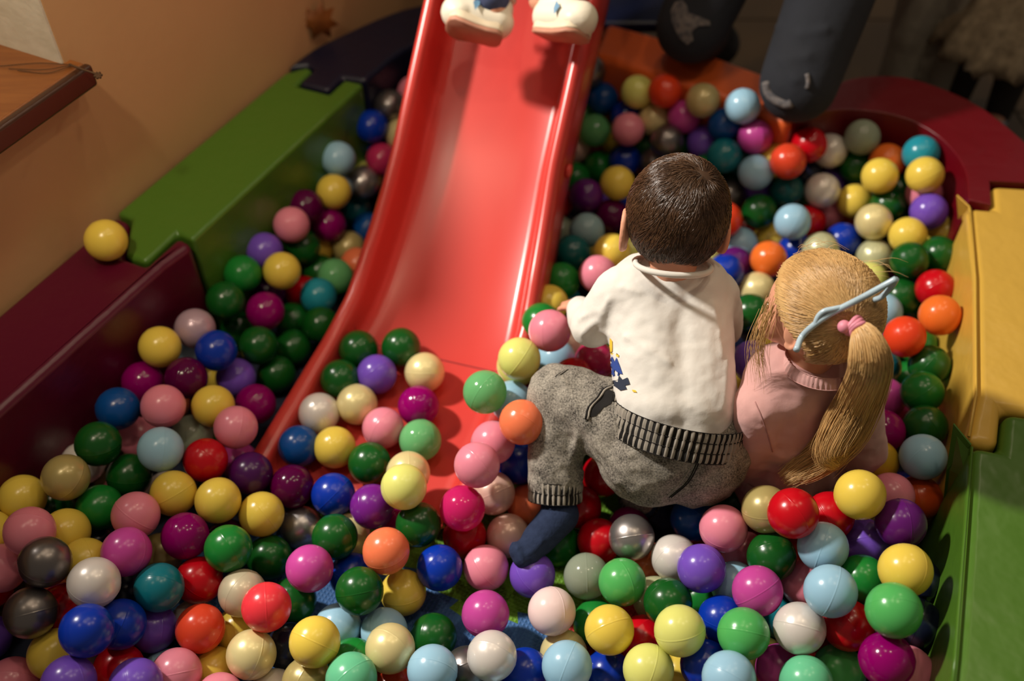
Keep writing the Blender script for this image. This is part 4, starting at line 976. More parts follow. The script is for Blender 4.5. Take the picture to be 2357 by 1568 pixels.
# neck rib
bs = bvh(shirt)
colpts = [hb - uB*.070 - fB*.034 + (sB*math.cos(t)*.054 + fB*(math.sin(t)*.046+.014)) - uB*(.004+.004*math.sin(t)) for t in [2*math.pi*i/40 for i in range(40)]]
gcol = tube('neck_rib', colpts, .0045, m_rib, shirt, 8, True)
if 0: gathered('cuff', wrL+(elL-wrL)*.10, (elL-wrL), Vector((0, 0, 1)), .0235, .0235, .016, 22, m_rib, m_rib, shirt, 1, .0008, 0, m_rib)
# painted print on the side
m_pb = mat('print_blue', (44, 72, 150), .8); m_pn = mat('print_navy', (40, 48, 66), .8); m_py = mat('print_yellow', (236, 196, 60), .8)
def decal(name, pix, bv, m, parent, lift=.0014):
    """flat print following the cloth: rings of points laid on the surface"""
    pix = [((pix[i][0]*(1-f)+pix[(i+1) % len(pix)][0]*f), (pix[i][1]*(1-f)+pix[(i+1) % len(pix)][1]*f)) for i in range(len(pix)) for f in (0, .5)]
    n = len(pix); cx = sum(p[0] for p in pix)/n; cy = sum(p[1] for p in pix)/n; V = []; Fs = []
    ks = (1, .8, .6, .4, .2)
    for k in ks: V += trace(bv, [(cx+(x-cx)*k, cy+(y-cy)*k) for x, y in pix], lift)
    V += trace(bv, [(cx, cy)], lift)
    for r in range(len(ks)-1): Fs += [(r*n+i, r*n+(i+1) % n, (r+1)*n+(i+1) % n, (r+1)*n+i) for i in range(n)]
    r = len(ks)-1; Fs += [(r*n+i, r*n+(i+1) % n, len(V)-1) for i in range(n)]
    return mesh_py(name, V, Fs, m, parent, True)
for poly, m in [([(1400, 838), (1407, 826), (1411, 836), (1414, 828), (1419, 842), (1424, 858), (1417, 856), (1411, 850), (1408, 862), (1402, 858), (1400, 848)], m_pb),
                ([(1403, 862), (1410, 864), (1409, 858), (1400, 856)], m_pb),
                ([(1409, 876), (1420, 880), (1422, 868), (1428, 876), (1436, 872), (1440, 884), (1432, 886), (1435, 893), (1424, 895), (1416, 888), (1409, 884)], m_pn),
                ([(1401, 782), (1405, 788), (1405, 806), (1400, 816)], m_py), ([(1452, 898), (1458, 899), (1460, 903), (1454, 902)], m_py)]:
    cx_ = sum(p[0] for p in poly)/len(poly); cy_ = sum(p[1] for p in poly)/len(poly)
    decal('print_patch', [(cx_+5+(x-cx_)*1.4, cy_+(y-cy_)*1.3) for x, y in poly], bs, m, shirt)

# trousers
tr = blob('trousers', [S(hipc+Vector((-.028, .0, -.012)), (.088, .080, .088)), S(hipc+Vector((.034, .0, -.014)), (.086, .080, .086)), Cp(wa+Vector((-.02, 0, -.03)), .070, hipc+Vector((-.02, 0, 0)), .078), Cp(wa+Vector((.03, 0, -.03)), .070, hipc+Vector((.03, 0, 0)), .078),
    Cp(hipL, .068, kneeL, .050), Cp(hipL+Vector((.0, 0, .02)), .05, kneeL+Vector((.015, 0, .012)), .042), Cp(kneeL, .050, ankL, .042), Cp(hipR, .066, kneeR, .046), Cp(kneeR, .046, ankR, .038)],
    m_wash, boy, .0045, 8,
    folds=[([(1290, 870), (1320, 920), (1345, 985), (1375, 1050), (1420, 1110)], .007, .0015), ([(1330, 960), (1330, 1010), (1320, 1050)], .006, .0015), ([(1225, 1075), (1265, 1085), (1310, 1070), (1340, 1085)], .006, .0015),
           ([(1350, 960), (1365, 1010), (1400, 1060)], .006, .0015), ([(1410, 965), (1430, 1010), (1450, 1050)], .006, .0015), ([(1240, 880), (1235, 950), (1228, 1020)], .005, .0015),
           ([(1225, 1110), (1270, 1100), (1330, 1108)], .006, .0015), ([(1300, 900), (1360, 915), (1400, 905)], .006, .0015), ([(1340, 1050), (1320, 1065), (1290, 1070)], .005, .0015)], crumple=(.034, .009))
bt = bvh(tr)
for dx in (0, 5):
    tube('seam_line', trace(bt, [(1613+dx, 1034), (1602+dx, 1070), (1580+dx, 1110), (1540+dx, 1145)], .0004, 18), .0009, m_dark, tr, 5)
tube('seam_line', trace(bt, [(1600, 1034), (1596, 1062), (1572, 1104), (1534, 1143)], .0004, 18), .0007, m_light, tr, 5)
for off, mm_ in ((0, m_dark), (5, m_light)):
    tube('pocket_edge', trace(bt, [(1348+off, 965), (1356+off, 938), (1378+off, 912), (1392+off, 896), (1408+off, 892), (1416+off, 902), (1412+off, 925)], .002, 20), .0016, mm_, tr, 6)
decal('pocket_shade', [(1350, 962), (1362, 935), (1386, 908), (1400, 898), (1412, 902), (1408, 930), (1390, 938), (1372, 958)], bt, m_dark, tr, .0012)  # dark patch laid on the cloth as the shade inside the pocket
for k in range(3):
    tube('seam_line', trace(bt, [(1278+k*6, 868-k*2), (1300+k*4, 853-k)], .0006, 6), .0008, (m_dark, m_light, m_dark)[k], tr, 5)
waxis = (wa-hipc).normalized() + Vector((.20, 0, .0))
gathered('waistband', wa.lerp(hipc, .42)+Vector((.004, -.004, -.002)), waxis, Vector((1, 0, 0)), .100, .088, .046, 62, m_light, m_dark, tr, 3, .0024)
cuffL = ankL + (ankL-kneeL).normalized()*.012
gathered('leg_cuff', cuffL, (ankL-kneeL), Vector((1, 0, 0)), .040, .040, .032, 30, m_light, m_dark, tr, 2, .0024)
gathered('leg_cuff', ankR+(ankR-kneeR).normalized()*.012, (ankR-kneeR), Vector((1, 0, 0)), .034, .034, .028, 30, m_light, m_dark, tr, 2, .0024)
# socks
axF = (toeL-heelL).normalized()
sockL = blob('sock', [Cp(cuffL, .026, heelL, .028), Cp(heelL, .030, heelL.lerp(toeL, .6), .026), Cp(heelL.lerp(toeL, .6), .026, toeL, .017), S(toeL+Vector((.012, .004, 0)), .016), S(toeL+Vector((-.008, .008, .006)), .014)], m_sock, boy, .0035, 5,
    folds=[([(1190, 1262), (1200, 1282), (1204, 1298)], .004, .001), ([(1180, 1250), (1192, 1270), (1198, 1290)], .0035, .001), ([(1215, 1275), (1235, 1262), (1250, 1240)], .004, .002)])
blob('sock', [Cp(ankR, .030, ankR.lerp(toeR, .5), .030), Cp(ankR.lerp(toeR, .5), .028, toeR, .02)], m_sock, boy, .004, 5)

# boy's hair: short fibres lying away from the crown whorl
m_hairB = mat('brown_hair', (98, 68, 44), .32, spec=.8, noise=(40, (66, 44, 28), .3))
def on_ellipsoid(c, axes, f, s, u, d):
    """point and normal where direction d (local f,s,u) leaves the head"""
    l, w_, h = axes; k = 1/np.sqrt((d[:, 0]/l)**2+(d[:, 1]/w_)**2+(d[:, 2]/h)**2)
    q = d*k[:, None]; nn = q/np.array([l*l, w_*w_, h*h]); nn /= np.linalg.norm(nn, axis=1)[:, None]
    B = np.array([f, s, u]); return np.array(c)+q@B, nn@B, q
def hair_cap(c, axes, f, s, u, keep, n=64, k=40, off=.004):
    V = []; ok = []
    for i in range(k+1):
        t = math.pi*i/k
        for j in range(n):
            p = 2*math.pi*j/n; V.append((math.sin(t)*math.cos(p), math.sin(t)*math.sin(p), math.cos(t)))
    d = np.array(V); P, Nn, q = on_ellipsoid(c, axes, np.array(f), np.array(s), np.array(u), d)
    kp = keep(d); P2 = P + Nn*np.where(kp > 0, off*np.clip(kp*6, 0, 1), -.004)[:, None]
    Fq = []
    for i in range(k):
        for j in range(n):
            qd = (i*n+j, (i+1)*n+j, (i+1)*n+(j+1) % n, i*n+(j+1) % n)
            if any(kp[x] > -.05 for x in qd): Fq.append(qd)
    return P2, np.array(Fq)
def keepB(d):    # d: face, side, up (unit); positive where hair grows
    el = d[:, 2]; fr = d[:, 0]
    return np.where(fr > .35, el-.55-(fr-.35)*.6, np.where(fr > -.15, el-.02-(fr+.15)*1.0+np.abs(0*fr), el+.93+(fr+.15)*.55))
axB = (.077, .0695, .077)
baseB = hair_cap(hb, axB, fB, sB, uB, keepB, off=.003)
n = 26000; d = rng.normal(size=(n, 3)); d /= np.linalg.norm(d, axis=1)[:, None]; d = d[keepB(d) > .01][:13000]
P0, N0, q0 = on_ellipsoid(hb, axB, np.array(fB), np.array(sB), np.array(uB), d)
wh = np.array([-.42, .32*(-sgn), .85]); wh /= np.linalg.norm(wh)
tan = d - wh; B = np.array([fB, sB, uB])
tan = tan@B; tan -= (tan*N0).sum(1)[:, None]*N0; tan /= np.linalg.norm(tan, axis=1)[:, None]+1e-6
swirl = np.cross(N0, tan); near = np.exp(-((d-wh)**2).sum(1)/.35)[:, None]
clump = np.sin(d[:, :1]*11+d[:, 1:2]*8)*.30 + np.sin(d[:, 1:2]*15-d[:, 2:]*9+1)*.25
dirs = tan + swirl*(.55*near+clump+rng.normal(size=(len(d), 1))*.10); dirs /= np.linalg.norm(dirs, axis=1)[:, None]
ln = (.028+.008*rng.random(len(d)))*(.55+.45*np.clip((d[:, 2]+.8)/1.0, 0, 1))
K = 4; ks = np.linspace(0, 1, K)
lift = .0035+.0025*rng.random(len(d))+.003*near[:, 0]
pathsB = np.stack([P0 + dirs*(ln*t)[:, None] + N0*(lift*math.sin(t*2.4)-.5*(ln*t)**2/.072)[:, None] for t in ks], axis=1)
strands('hair', pathsB, .00055, m_hairB, boy, baseB)

# ---------------- the girl
m_sweat = mat('pink_fleece', (214, 166, 160), .9, spec=.2, noise=(30, (206, 156, 150), .3), bump=(40, .35, .004), sheen=.3)
m_blond = mat('blond_hair', (228, 188, 126), .38, spec=.7, noise=(16, (194, 150, 92), .3))
hg = Vector((.421, .957, .458)); faceG = Vector((-.80, .58, -.12)); upG = Vector((-.05, .22, .97))
gt = Vector((.418, .955, .315)); gb = Vector((.452, .95, .08))
GX = Vector((.82, .55, 0)).normalized()           # across her shoulders
sgL = deep(1752, 940, .325, .035); elgL = deep(1722, 1050, .215, .038); wrgL = deep(1650, 1085, .13, .06)
sgR = deep(1965, 940, .30, .05); elgR = deep(1985, 1040, .21, .05); wrgR = elgR + Vector((-.03, .12, -.05))
headg, fG, uG, sG = head_prims(hg, faceG, upG, .063, .073, .071)
gbody = headg + [Cp(hg-uG*.05-fG*.01, .033, gt+Vector((0, 0, .03)), .034), Cp(gt, .045, gb, .052), Cp(sgL, .022, sgR, .022), Cp(sgL, .025, elgL, .022), Cp(elgL, .02, wrgL, .017),
    Cp(sgR, .025, elgR, .022), Cp(elgR, .02, wrgR, .017)]
legs = []
for s_ in (-1, 1):
    hp = gb + GX*s_*.04 + Vector((0, 0, -.01)); kn = hp + Vector((-.10, .16, .02)) + GX*s_*.02; an = kn + Vector((-.08, .13, -.035)); gbody += [Cp(hp, .045, kn, .034), Cp(kn, .03, an, .022), Cp(an, .02, an+Vector((-.02, .03, .04)), .016)]
    legs.append((hp, kn, an))
hand(gbody, wrgL, Vector((-.6, .7, -.3)), Vector((0, 0, 1)), .04); hand(gbody, wrgR, Vector((-.4, .8, -.3)), Vector((0, 0, 1)), .04)
girl = blob('person', gbody, m_skin, None, .0042, 6)
tag(girl, 'child with blond ponytail and dusty pink sweater sitting among balls', 'person')
eyes(hg, fG, uG, sG, .073, .063, .071, girl)
sg2 = -1 if sG.y < 0 else 1
ear_side = sG if sG.dot(Vector((-.5, -.8, 0))) > 0 else -sG
ear('ear', hg + ear_side*.064 - uG*.012 + fG*.012, fG, uG, ear_side, m_skin, girl, .019)
ear('ear', hg - ear_side*.064 - uG*.012 + fG*.012, fG, uG, -ear_side, m_skin, girl, .019)
swt = blob('sweater', [Cp(gt-GX*.022, .066, gb-GX*.02, .080), Cp(gt+GX*.022, .066, gb+GX*.02, .080), Cp(sgL.lerp(gt, .25), .046, sgR.lerp(gt, .25), .046), S(gt+Vector((0, 0, .025)), (.05, .05, .035)),
    Cp(sgL, .043, elgL, .037), Cp(elgL, .036, wrgL, .026), Cp(sgR, .043, elgR, .038), Cp(elgR, .036, wrgR, .026)], m_sweat, girl, .0045, 9,
    folds=[([(1760, 960), (1768, 1000), (1778, 1040), (1800, 1050)], .006, .003), ([(1700, 1050), (1740, 1040), (1780, 1045)], .006, .004), ([(1790, 1060), (1830, 1045), (1870, 1040)], .006, .004), ([(1715, 930), (1740, 950), (1755, 985)], .005, .003), ([(1720, 1075), (1770, 1080), (1830, 1100)], .007, .004)], crumple=(.045, .008))
bsw = bvh(swt)
colg = [hg - uG*.070 - fG*.010 + (sG*math.cos(t)*.046 + fG*math.sin(t)*.044) + Vector((0, 0, -.004)) for t in [2*math.pi*i/40 for i in range(40)]]
gathered('collar_rib', hg - uG*.086 - fG*.014, uG, fG, .054, .052, .016, 50, m_sweat, m_sweat, swt, 1, .0009, -.006, m_sweat)
tube('seam_line', trace(bsw, [(1738, 925), (1755, 965), (1770, 1010), (1778, 1040)], .0003, 14), .001, mat('pink_thread', (176, 128, 124), .9), swt, 5)
gathered('hem_rib', gb + Vector((0, 0, .045)), Vector((0, 0, 1)), GX, .104, .083, .03, 70, m_sweat, m_sweat, swt, 1, .001, 0, m_sweat)
for hp, kn, an in legs:
    blob('trouser_leg', [Cp(hp, .052, kn, .04), Cp(kn, .038, an, .03)], mat('rose_trousers', (150, 96, 96), .9), girl, .006, 5)

# girl's hair, drawn back to the tie
axG = (.080, .0705, .078)
def on_head(px, py, lift=0.0):
    d_ = pray(px, py).normalized(); o_ = Vector((0, 0, CAM_H)); t_ = 1.0
    while t_ < 1.8:
        q_ = o_+d_*t_-hg
        if (q_.dot(fG)/axG[0])**2+(q_.dot(sG)/axG[1])**2+(q_.dot(uG)/axG[2])**2 < 1: break
        t_ += .0005
    return o_+d_*(t_-lift)
tie = on_head(1962, 748, .010)
back = (tie-hg); tl = np.array([back.dot(fG), back.dot(sG), back.dot(uG)]); tl /= np.linalg.norm(tl)
def keepG(d):
    fr = d[:, 0]; el = d[:, 2]
    return np.where(fr > .55, el-.25-(fr-.55)*1.4, np.where(fr > -.1, el+.40-(fr+.1)*1.0, el+.78+(fr+.1)*.15))
baseG = hair_cap(hg, axG, fG, sG, uG, keepG, off=.003)
d = rng.normal(size=(20000, 3)); d /= np.linalg.norm(d, axis=1)[:, None]; d = d[keepG(d) > .0][:6500]
K = 9; Bg = np.array([fG, sG, uG]); paths = []
cosang = np.clip(d@tl, -1, 1); om = np.arccos(cosang); ks = np.linspace(0, 1, K)
lenf = np.where(rng.random(len(d)) < .55, np.minimum(1, .075/(om*.075+1e-3)), 1.0)
jit = rng.normal(size=(len(d), 3))*.03
for t in ks:
    tt = t*lenf
    a = np.sin((1-tt)*om)/np.sin(om+1e-6); b = np.sin(tt*om)/np.sin(om+1e-6)
    dd = d*a[:, None]+tl[None]*b[:, None] + jit*np.sin(tt*3.14)[:, None]
    dd[:, 2] -= .10*np.sin(tt*3.14)*np.clip(-d[:, 2]+.3, 0, 1)
    dd /= np.linalg.norm(dd, axis=1)[:, None]
    Pp, Nn, _ = on_ellipsoid(hg, axG, np.array(fG), np.array(sG), np.array(uG), dd)
    paths.append(Pp+Nn*(.0015+.005*np.sin(tt*3.0)*(rng.random(len(d))*.6+.4))[:, None])
P1 = np.stack(paths, axis=1)
hair_g = strands('hair', P1, .00055, m_blond, girl, baseG, .5)
# ponytail
dep_t = (tie-Vector((0, 0, CAM_H))).length
def near_t(px, py, k): return Vector((0, 0, CAM_H))+pray(px, py).normalized()*(dep_t+k)
cl = spline([tie, near_t(1992, 770, -.012), near_t(2008, 830, -.002), deep(1988, 910, .36, -.006), deep(1950, 985, .30, .0), deep(1900, 1045, .255, -.002), deep(1855, 1075, .225, -.004), deep(1800, 1108, .20, -.004)], 22)
def tail(n, spread, cl, r0, cut=(.72, 1.0), spray=.6):
    C = np.array([list(p) for p in cl]); K = len(C); T = np.gradient(C, axis=0); T /= np.linalg.norm(T, axis=1)[:, None]
    toc = np.array([0, 0, CAM_H])-C; toc /= np.linalg.norm(toc, axis=1)[:, None]
    side = np.cross(T, toc); side /= np.linalg.norm(side, axis=1)[:, None]; up_ = np.cross(side, T)
    r = np.sqrt(rng.random(n)); th = rng.random(n)*6.283; a = r*np.cos(th); b = r*np.sin(th)
    tt = np.linspace(0, 1, K); out_ = []
    ct = cut[0]+(cut[1]-cut[0])*rng.random(n); ph = rng.random(n)*6.28; am = rng.normal(size=n)*.004
    for k in range(K):
        t = tt[k]*ct; x = t*(K-1); i = np.minimum(x.astype(int), K-2); f = (x-i)[:, None]
        c = C[i]*(1-f)+C[i+1]*f; sd = side[i]*(1-f)+side[i+1]*f; uu = up_[i]*(1-f)+up_[i+1]*f
        w_ = np.interp(t, [0, .08, .3, .6, .85, 1], spread)
        out_.append(c + sd*(a*w_+am*np.sin(t*7+ph)*t)[:, None] + uu*(b*w_*.55)[:, None])
    return np.stack(out_, axis=1)
pt1 = tail(1500, [.006, .011, .026, .030, .022, .012], cl, .0005)
cl2 = spline([tie, near_t(1984, 772, -.014), near_t(1994, 850, -.004), deep(1962, 930, .35, -.010), deep(1925, 1000, .30, -.012), deep(1905, 1050, .27, -.012), deep(1930, 1072, .255, -.010)], 22)
pt2 = tail(1100, [.006, .010, .022, .024, .018, .006], cl2, .0005, (.8, 1.0))
strands('ponytail', np.concatenate([pt1, pt2]), .00062, m_blond, girl, None, .4)
# loose hair beside the face and at the nape
loose = []
for k in range(70):
    s0 = hg + ear_side*(.058+.002*rng.normal()) + fG*(.050+.006*rng.normal()) + uG*(.012+.008*rng.normal())
    e0 = s0 - uG*(.095+.030*rng.random()) + fG*(.006*rng.normal()-.006) + ear_side*(.004*rng.normal()+.006)
    m0 = s0.lerp(e0, .5) + ear_side*.010 + fG*(.006+.002*rng.normal())
    loose.append([list(p) for p in spline([s0, m0, e0], 9)])
for k in range(24):
    s0 = hg + uG*(.075*math.cos(k*.02)) + fG*(.05*math.sin(k*.37)) + sG*(.03*math.sin(k*.71)); dv = (s0-hg).normalized()
    e0 = s0 + dv*(.004+.010*rng.random()) - fG*(.02+.03*rng.random()) + sG*.012*rng.normal()
    loose.append([list(p) for p in spline([s0, s0.lerp(e0, .5)+dv*.008, e0], 9)])
strands('loose_hair', np.array(loose), .00035, m_blond, girl, None, .3)
# hair tie with bead
m_tie = mat('pink_elastic', (226, 140, 160), .5)
tdir = (cl[3]-tie).normalized(); a_, r_, s_ = frame_from(tdir, Vector((0, 0, 1)))
ht = empty('hair_tie', tie); ht.matrix_world = Matrix.Translation(tie); tag(ht, 'pink elastic hair tie with bead on the blond ponytail', 'hair tie')
for k in range(3):
    q = tube('elastic_loop', [a_*(.003+.004*k) + (r_*math.cos(t)+s_*math.sin(t))*(.0120-.001*k)+a_*.002*math.sin(2*t+k) for t in [2*math.pi*i/26 for i in range(26)]], .0036, m_tie, ht, 8, True)
bd = near_t(1943, 752, -.008)-tie
V, Fs = blob_arrays([S(bd, .0085)]); mesh_py('bead', V, Fs, m_tie, ht, True)
# headband pushed askew on the back of the head
m_band = mat('pale_blue_band', (176, 198, 210), .3, coat=.4)
hbnd = empty('headband', hg); hbnd.matrix_world = Matrix.Translation(hg); tag(hbnd, 'thin pale blue headband askew across the blond hair', 'headband')
def lift_from_head(pix):
    bvv = bvh(hair_g); o_ = []
    for px, py, dd in pix:
        dr = pray(px, py).normalized(); h = bvv.ray_cast(Vector((0, 0, CAM_H)), dr)[0]
        o_.append((h-dr*dd if h is not None and dd < .03 else Vector((0, 0, CAM_H))+dr*(1.335+dd)) - hg)
    return o_
b1 = lift_from_head([(1833, 806, .004), (1846, 775, .004), (1874, 748, .004), (1912, 722, .004), (1955, 700, .009), (1992, 681, .013)])
b1 += [near_t(2030, 660, -.002)-hg, near_t(2063, 642, -.004)-hg]
tube('band', spline(b1, 40), [.0042]*40, m_band, hbnd, 10)
b2 = [b1[-1], near_t(2052, 660, .006)-hg, near_t(2028, 684, .014)-hg, near_t(2006, 692, .022)-hg]
tube('band', spline(b2, 20), .0038, m_band, hbnd, 10)
b3 = lift_from_head([(1876, 747, .005), (1884, 728, .006), (1898, 716, .007), (1920, 711, .007), (1945, 706, .006)])
tube('band', spline(b3, 20), .0036, m_band, hbnd, 10)

# ---------------- child coming down the slide (shoes and legs show)
m_shoe = mat('cream_leather', (232, 222, 200), .45, bump=(40, .2, .002)); m_sole = mat('shoe_sole', (196, 142, 116), .6, noise=(30, (178, 120, 98), .3)); m_mid = mat('shoe_midsole', (226, 208, 178), .6)
m_bluep = mat('shoe_blue_patch', (96, 138, 168), .5); m_jeanc = mat('child_jeans', (44, 56, 92), .9, noise=(60, (70, 78, 108), .3))
def shoe(parent, heel, toe, up):
    """local x heel->toe"""
    L = (toe-heel).length; a = (toe-heel).normalized(); u = (Vector(up)-a*Vector(up).dot(a)).normalized(); s = u.cross(a)
    M = Matrix((a, s, u)).transposed().to_4x4(); M.translation = heel
    out_ = [(0, .030), (.1, .036), (.3, .034), (.5, .036), (.72, .044), (.88, .042), (.97, .028), (1.0, .010)]
    ring = [(x*L, y*.76) for x, y in out_] + [(x*L, -y*.72) for x, y in out_[::-1]]
    ring = [(-.004, .012)]+ring+[(-.004, -.012)]
    n = len(ring)
    def slab(name, z0, z1, k0, k1, m):
        V = []
        for z, k in ((z0, k0), (z0+.2*(z1-z0), k1), (z1, k1*.985)):
            for x, y in ring: V.append(M@Vector((L*.5+(x-L*.5)*k, y*k, z + (.006*max(0, x/L-.75)/.25))))
        Fs = [tuple(range(n-1, -1, -1)), tuple(range(2*n, 3*n))] + [(r*n+i, r*n+(i+1) % n, (r+1)*n+(i+1) % n, (r+1)*n+i) for r in range(2) for i in range(n)]
        return mesh_py(name, V, Fs, m, sh_, True)
    R3 = M.to_3x3()
    def p(x, y, z): return M@Vector((x*L, y, z))
    sh_ = blob('shoe', [Cp(p(.10, 0, .030), .031, p(.45, 0, .030), .031), Cp(p(.45, 0, .030), .031, p(.84, 0, .030), .030), S(p(.80, 0, .024), (.030, .034, .024), R3), Cp(p(.12, 0, .055), .028, p(.30, 0, .058), .027), Cp(p(.30, 0, .058), .024, p(.60, 0, .040), .022)], m_shoe, parent, .0035, 5)
    slab('outsole', -.006, .002, .96, 1.0, m_sole); slab('midsole', .002, .016, 1.0, 1.0, m_mid)
    for k in range(4):
        x = .40+.09*k; z = .074-.013*k
        tube('lace', [p(x, -.020, z-.008), p(x+.02, -.008, z+.003), p(x+.02, .008, z+.003), p(x, .020, z-.008)], .0022, m_shoe, sh_, 7)
    tube('lace', spline([p(.36, .004, .084), p(.42, .026, .088), p(.36, .030, .078), p(.33, .004, .084), p(.38, -.026, .088), p(.42, -.026, .078), p(.36, .002, .084)], 26), .0020, m_shoe, sh_, 7)
    tube('collar', [p(.16, .024*math.cos(t), .079) + a*(.028*math.sin(t)) for t in [2*math.pi*i/20 for i in range(20)]], .0055, m_shoe, sh_, 8, True)
    for s_ in (-1, 1):
        mesh_py('side_patch', [p(.50, s_*.0335, .048), p(.62, s_*.0345, .038), p(.56, s_*.0365, .022), p(.50, s_*.0358, .034)], [(0, 1, 2, 3)], m_bluep, sh_)
    return sh_
h1, t1_ = deep(1150, 90, .49, 0), deep(1026, 58, .515, 0)
h2 = at(1244, 76, .50); t2_ = h2 + Vector((.62, -.62, .30)).normalized()*.105
k1_ = h1 + Vector((.02, .20, .16)); k2_ = h2 + Vector((.03, .21, .16)); hp1 = SS+DU*1.02+DV*-.05+Vector((0, 0, bed(1.02)+.07)); hp2 = hp1 + DV*.10
slider = blob('person', [Cp(h1+Vector((-.01, .03, .04)), .022, k1_, .03), Cp(k1_, .034, hp1, .046), Cp(h2+Vector((.0, .04, .04)), .022, k2_, .03), Cp(k2_, .034, hp2, .046), S(hp1.lerp(hp2, .5), (.085, .07, .06)), Cp(hp1.lerp(hp2, .5)+Vector((0, .01, .03)), .06, hp1.lerp(hp2, .5)+Vector((.01, .06, .22)), .058)], m_skin, None, .006, 6)
tag(slider, 'child sitting on the red slide, only cream sneakers and denim cuffs showing', 'person')
blob('trousers', [Cp(h1+Vector((-.015, .045, .055)), .034, k1_, .042), Cp(k1_, .044, hp1, .06), Cp(h2+Vector((.005, .055, .055)), .034, k2_, .042), Cp(k2_, .044, hp2, .06), S(hp1.lerp(hp2, .5), (.10, .08, .075))], m_jeanc, slider, .005, 5)
blob('shirt', [Cp(hp1.lerp(hp2, .5)+Vector((0, .02, .06)), .078, hp1.lerp(hp2, .5)+Vector((.01, .06, .22)), .07)], mat('teal_top', (60, 90, 100), .9), slider, .007, 5)
shoe(slider, h1, t1_, Vector((.10, .85, .50))); shoe(slider, h2, t2_, Vector((.15, .75, .65)))

# ---------------- adult kneeling at the far edge, toddlers standing behind
m_jean = mat('dark_jeans', (34, 38, 48), .9, noise=(5, (20, 22, 28), .3), bump=(20, .5, .006)); m_fray = mat('frayed_threads', (120, 112, 108), .95, noise=(90, (60, 60, 66), .2), bump=(90, .8, .004))
kn1 = deep(1592, 62, .405, .05); kn2 = deep(1838, 192, .385, .05)
hpA = kn2 + Vector((.16, .30, .36)); hpB = kn1 + Vector((.20, .24, .37))
an1 = kn1 + Vector((.14, .34, -.24)); an2 = kn2 + Vector((.12, .36, -.26))
mid = hpA.lerp(hpB, .5)
adult = blob('person', [Cp(kn1, .058, hpB, .075), Cp(kn2, .058, hpA, .075), Cp(kn1, .052, an1, .036), Cp(kn2, .052, an2, .036), Cp(an1, .034, an1+Vector((.0, .10, -.04)), .03), Cp(an2, .034, an2+Vector((.0, .10, -.04)), .03), Cp(hpA, .10, hpB, .10), Cp(mid, .12, mid+Vector((.02, .06, .30)), .13)], m_skin, None, .009, 5)
tag(adult, 'adult in dark ripped jeans kneeling on the far pit edge', 'person')
jn = blob('jeans', [Cp(kn1, .074, hpB, .092), Cp(kn2, .076, hpA, .094), Cp(kn1, .068, an1, .052), Cp(kn2, .068, an2, .052), Cp(hpA, .118, hpB, .118)], m_jean, adult, .008, 6,
    folds=[([(1760, 120), (1800, 140), (1860, 130)], .012, .006), ([(1790, 60), (1840, 80), (1900, 70)], .012, .006)])
bj = bvh(jn)
decal('ripped_patch', [(1548, 50), (1546, 25), (1556, 6), (1572, 0), (1582, 14), (1586, 30), (1604, 36), (1632, 48), (1634, 58), (1606, 60), (1592, 72), (1596, 92), (1582, 102), (1564, 86)], bj, m_fray, jn, .003)
tube('frayed_hole', trace(bj, [(1764, 190), (1770, 215), (1790, 232), (1812, 240), (1822, 236)], .002, 14), [.008]*14, m_fray, jn, 8)
tube('frayed_hole', trace(bj, [(1857, 170), (1860, 190), (1857, 204)], .001, 6), .004, m_fray, jn, 6)
blob('shirt', [Cp(mid+Vector((0, 0, .06)), .135, mid+Vector((.02, .06, .30)), .145)], mat('charcoal_top', (36, 34, 36), .9), adult, .01, 5)

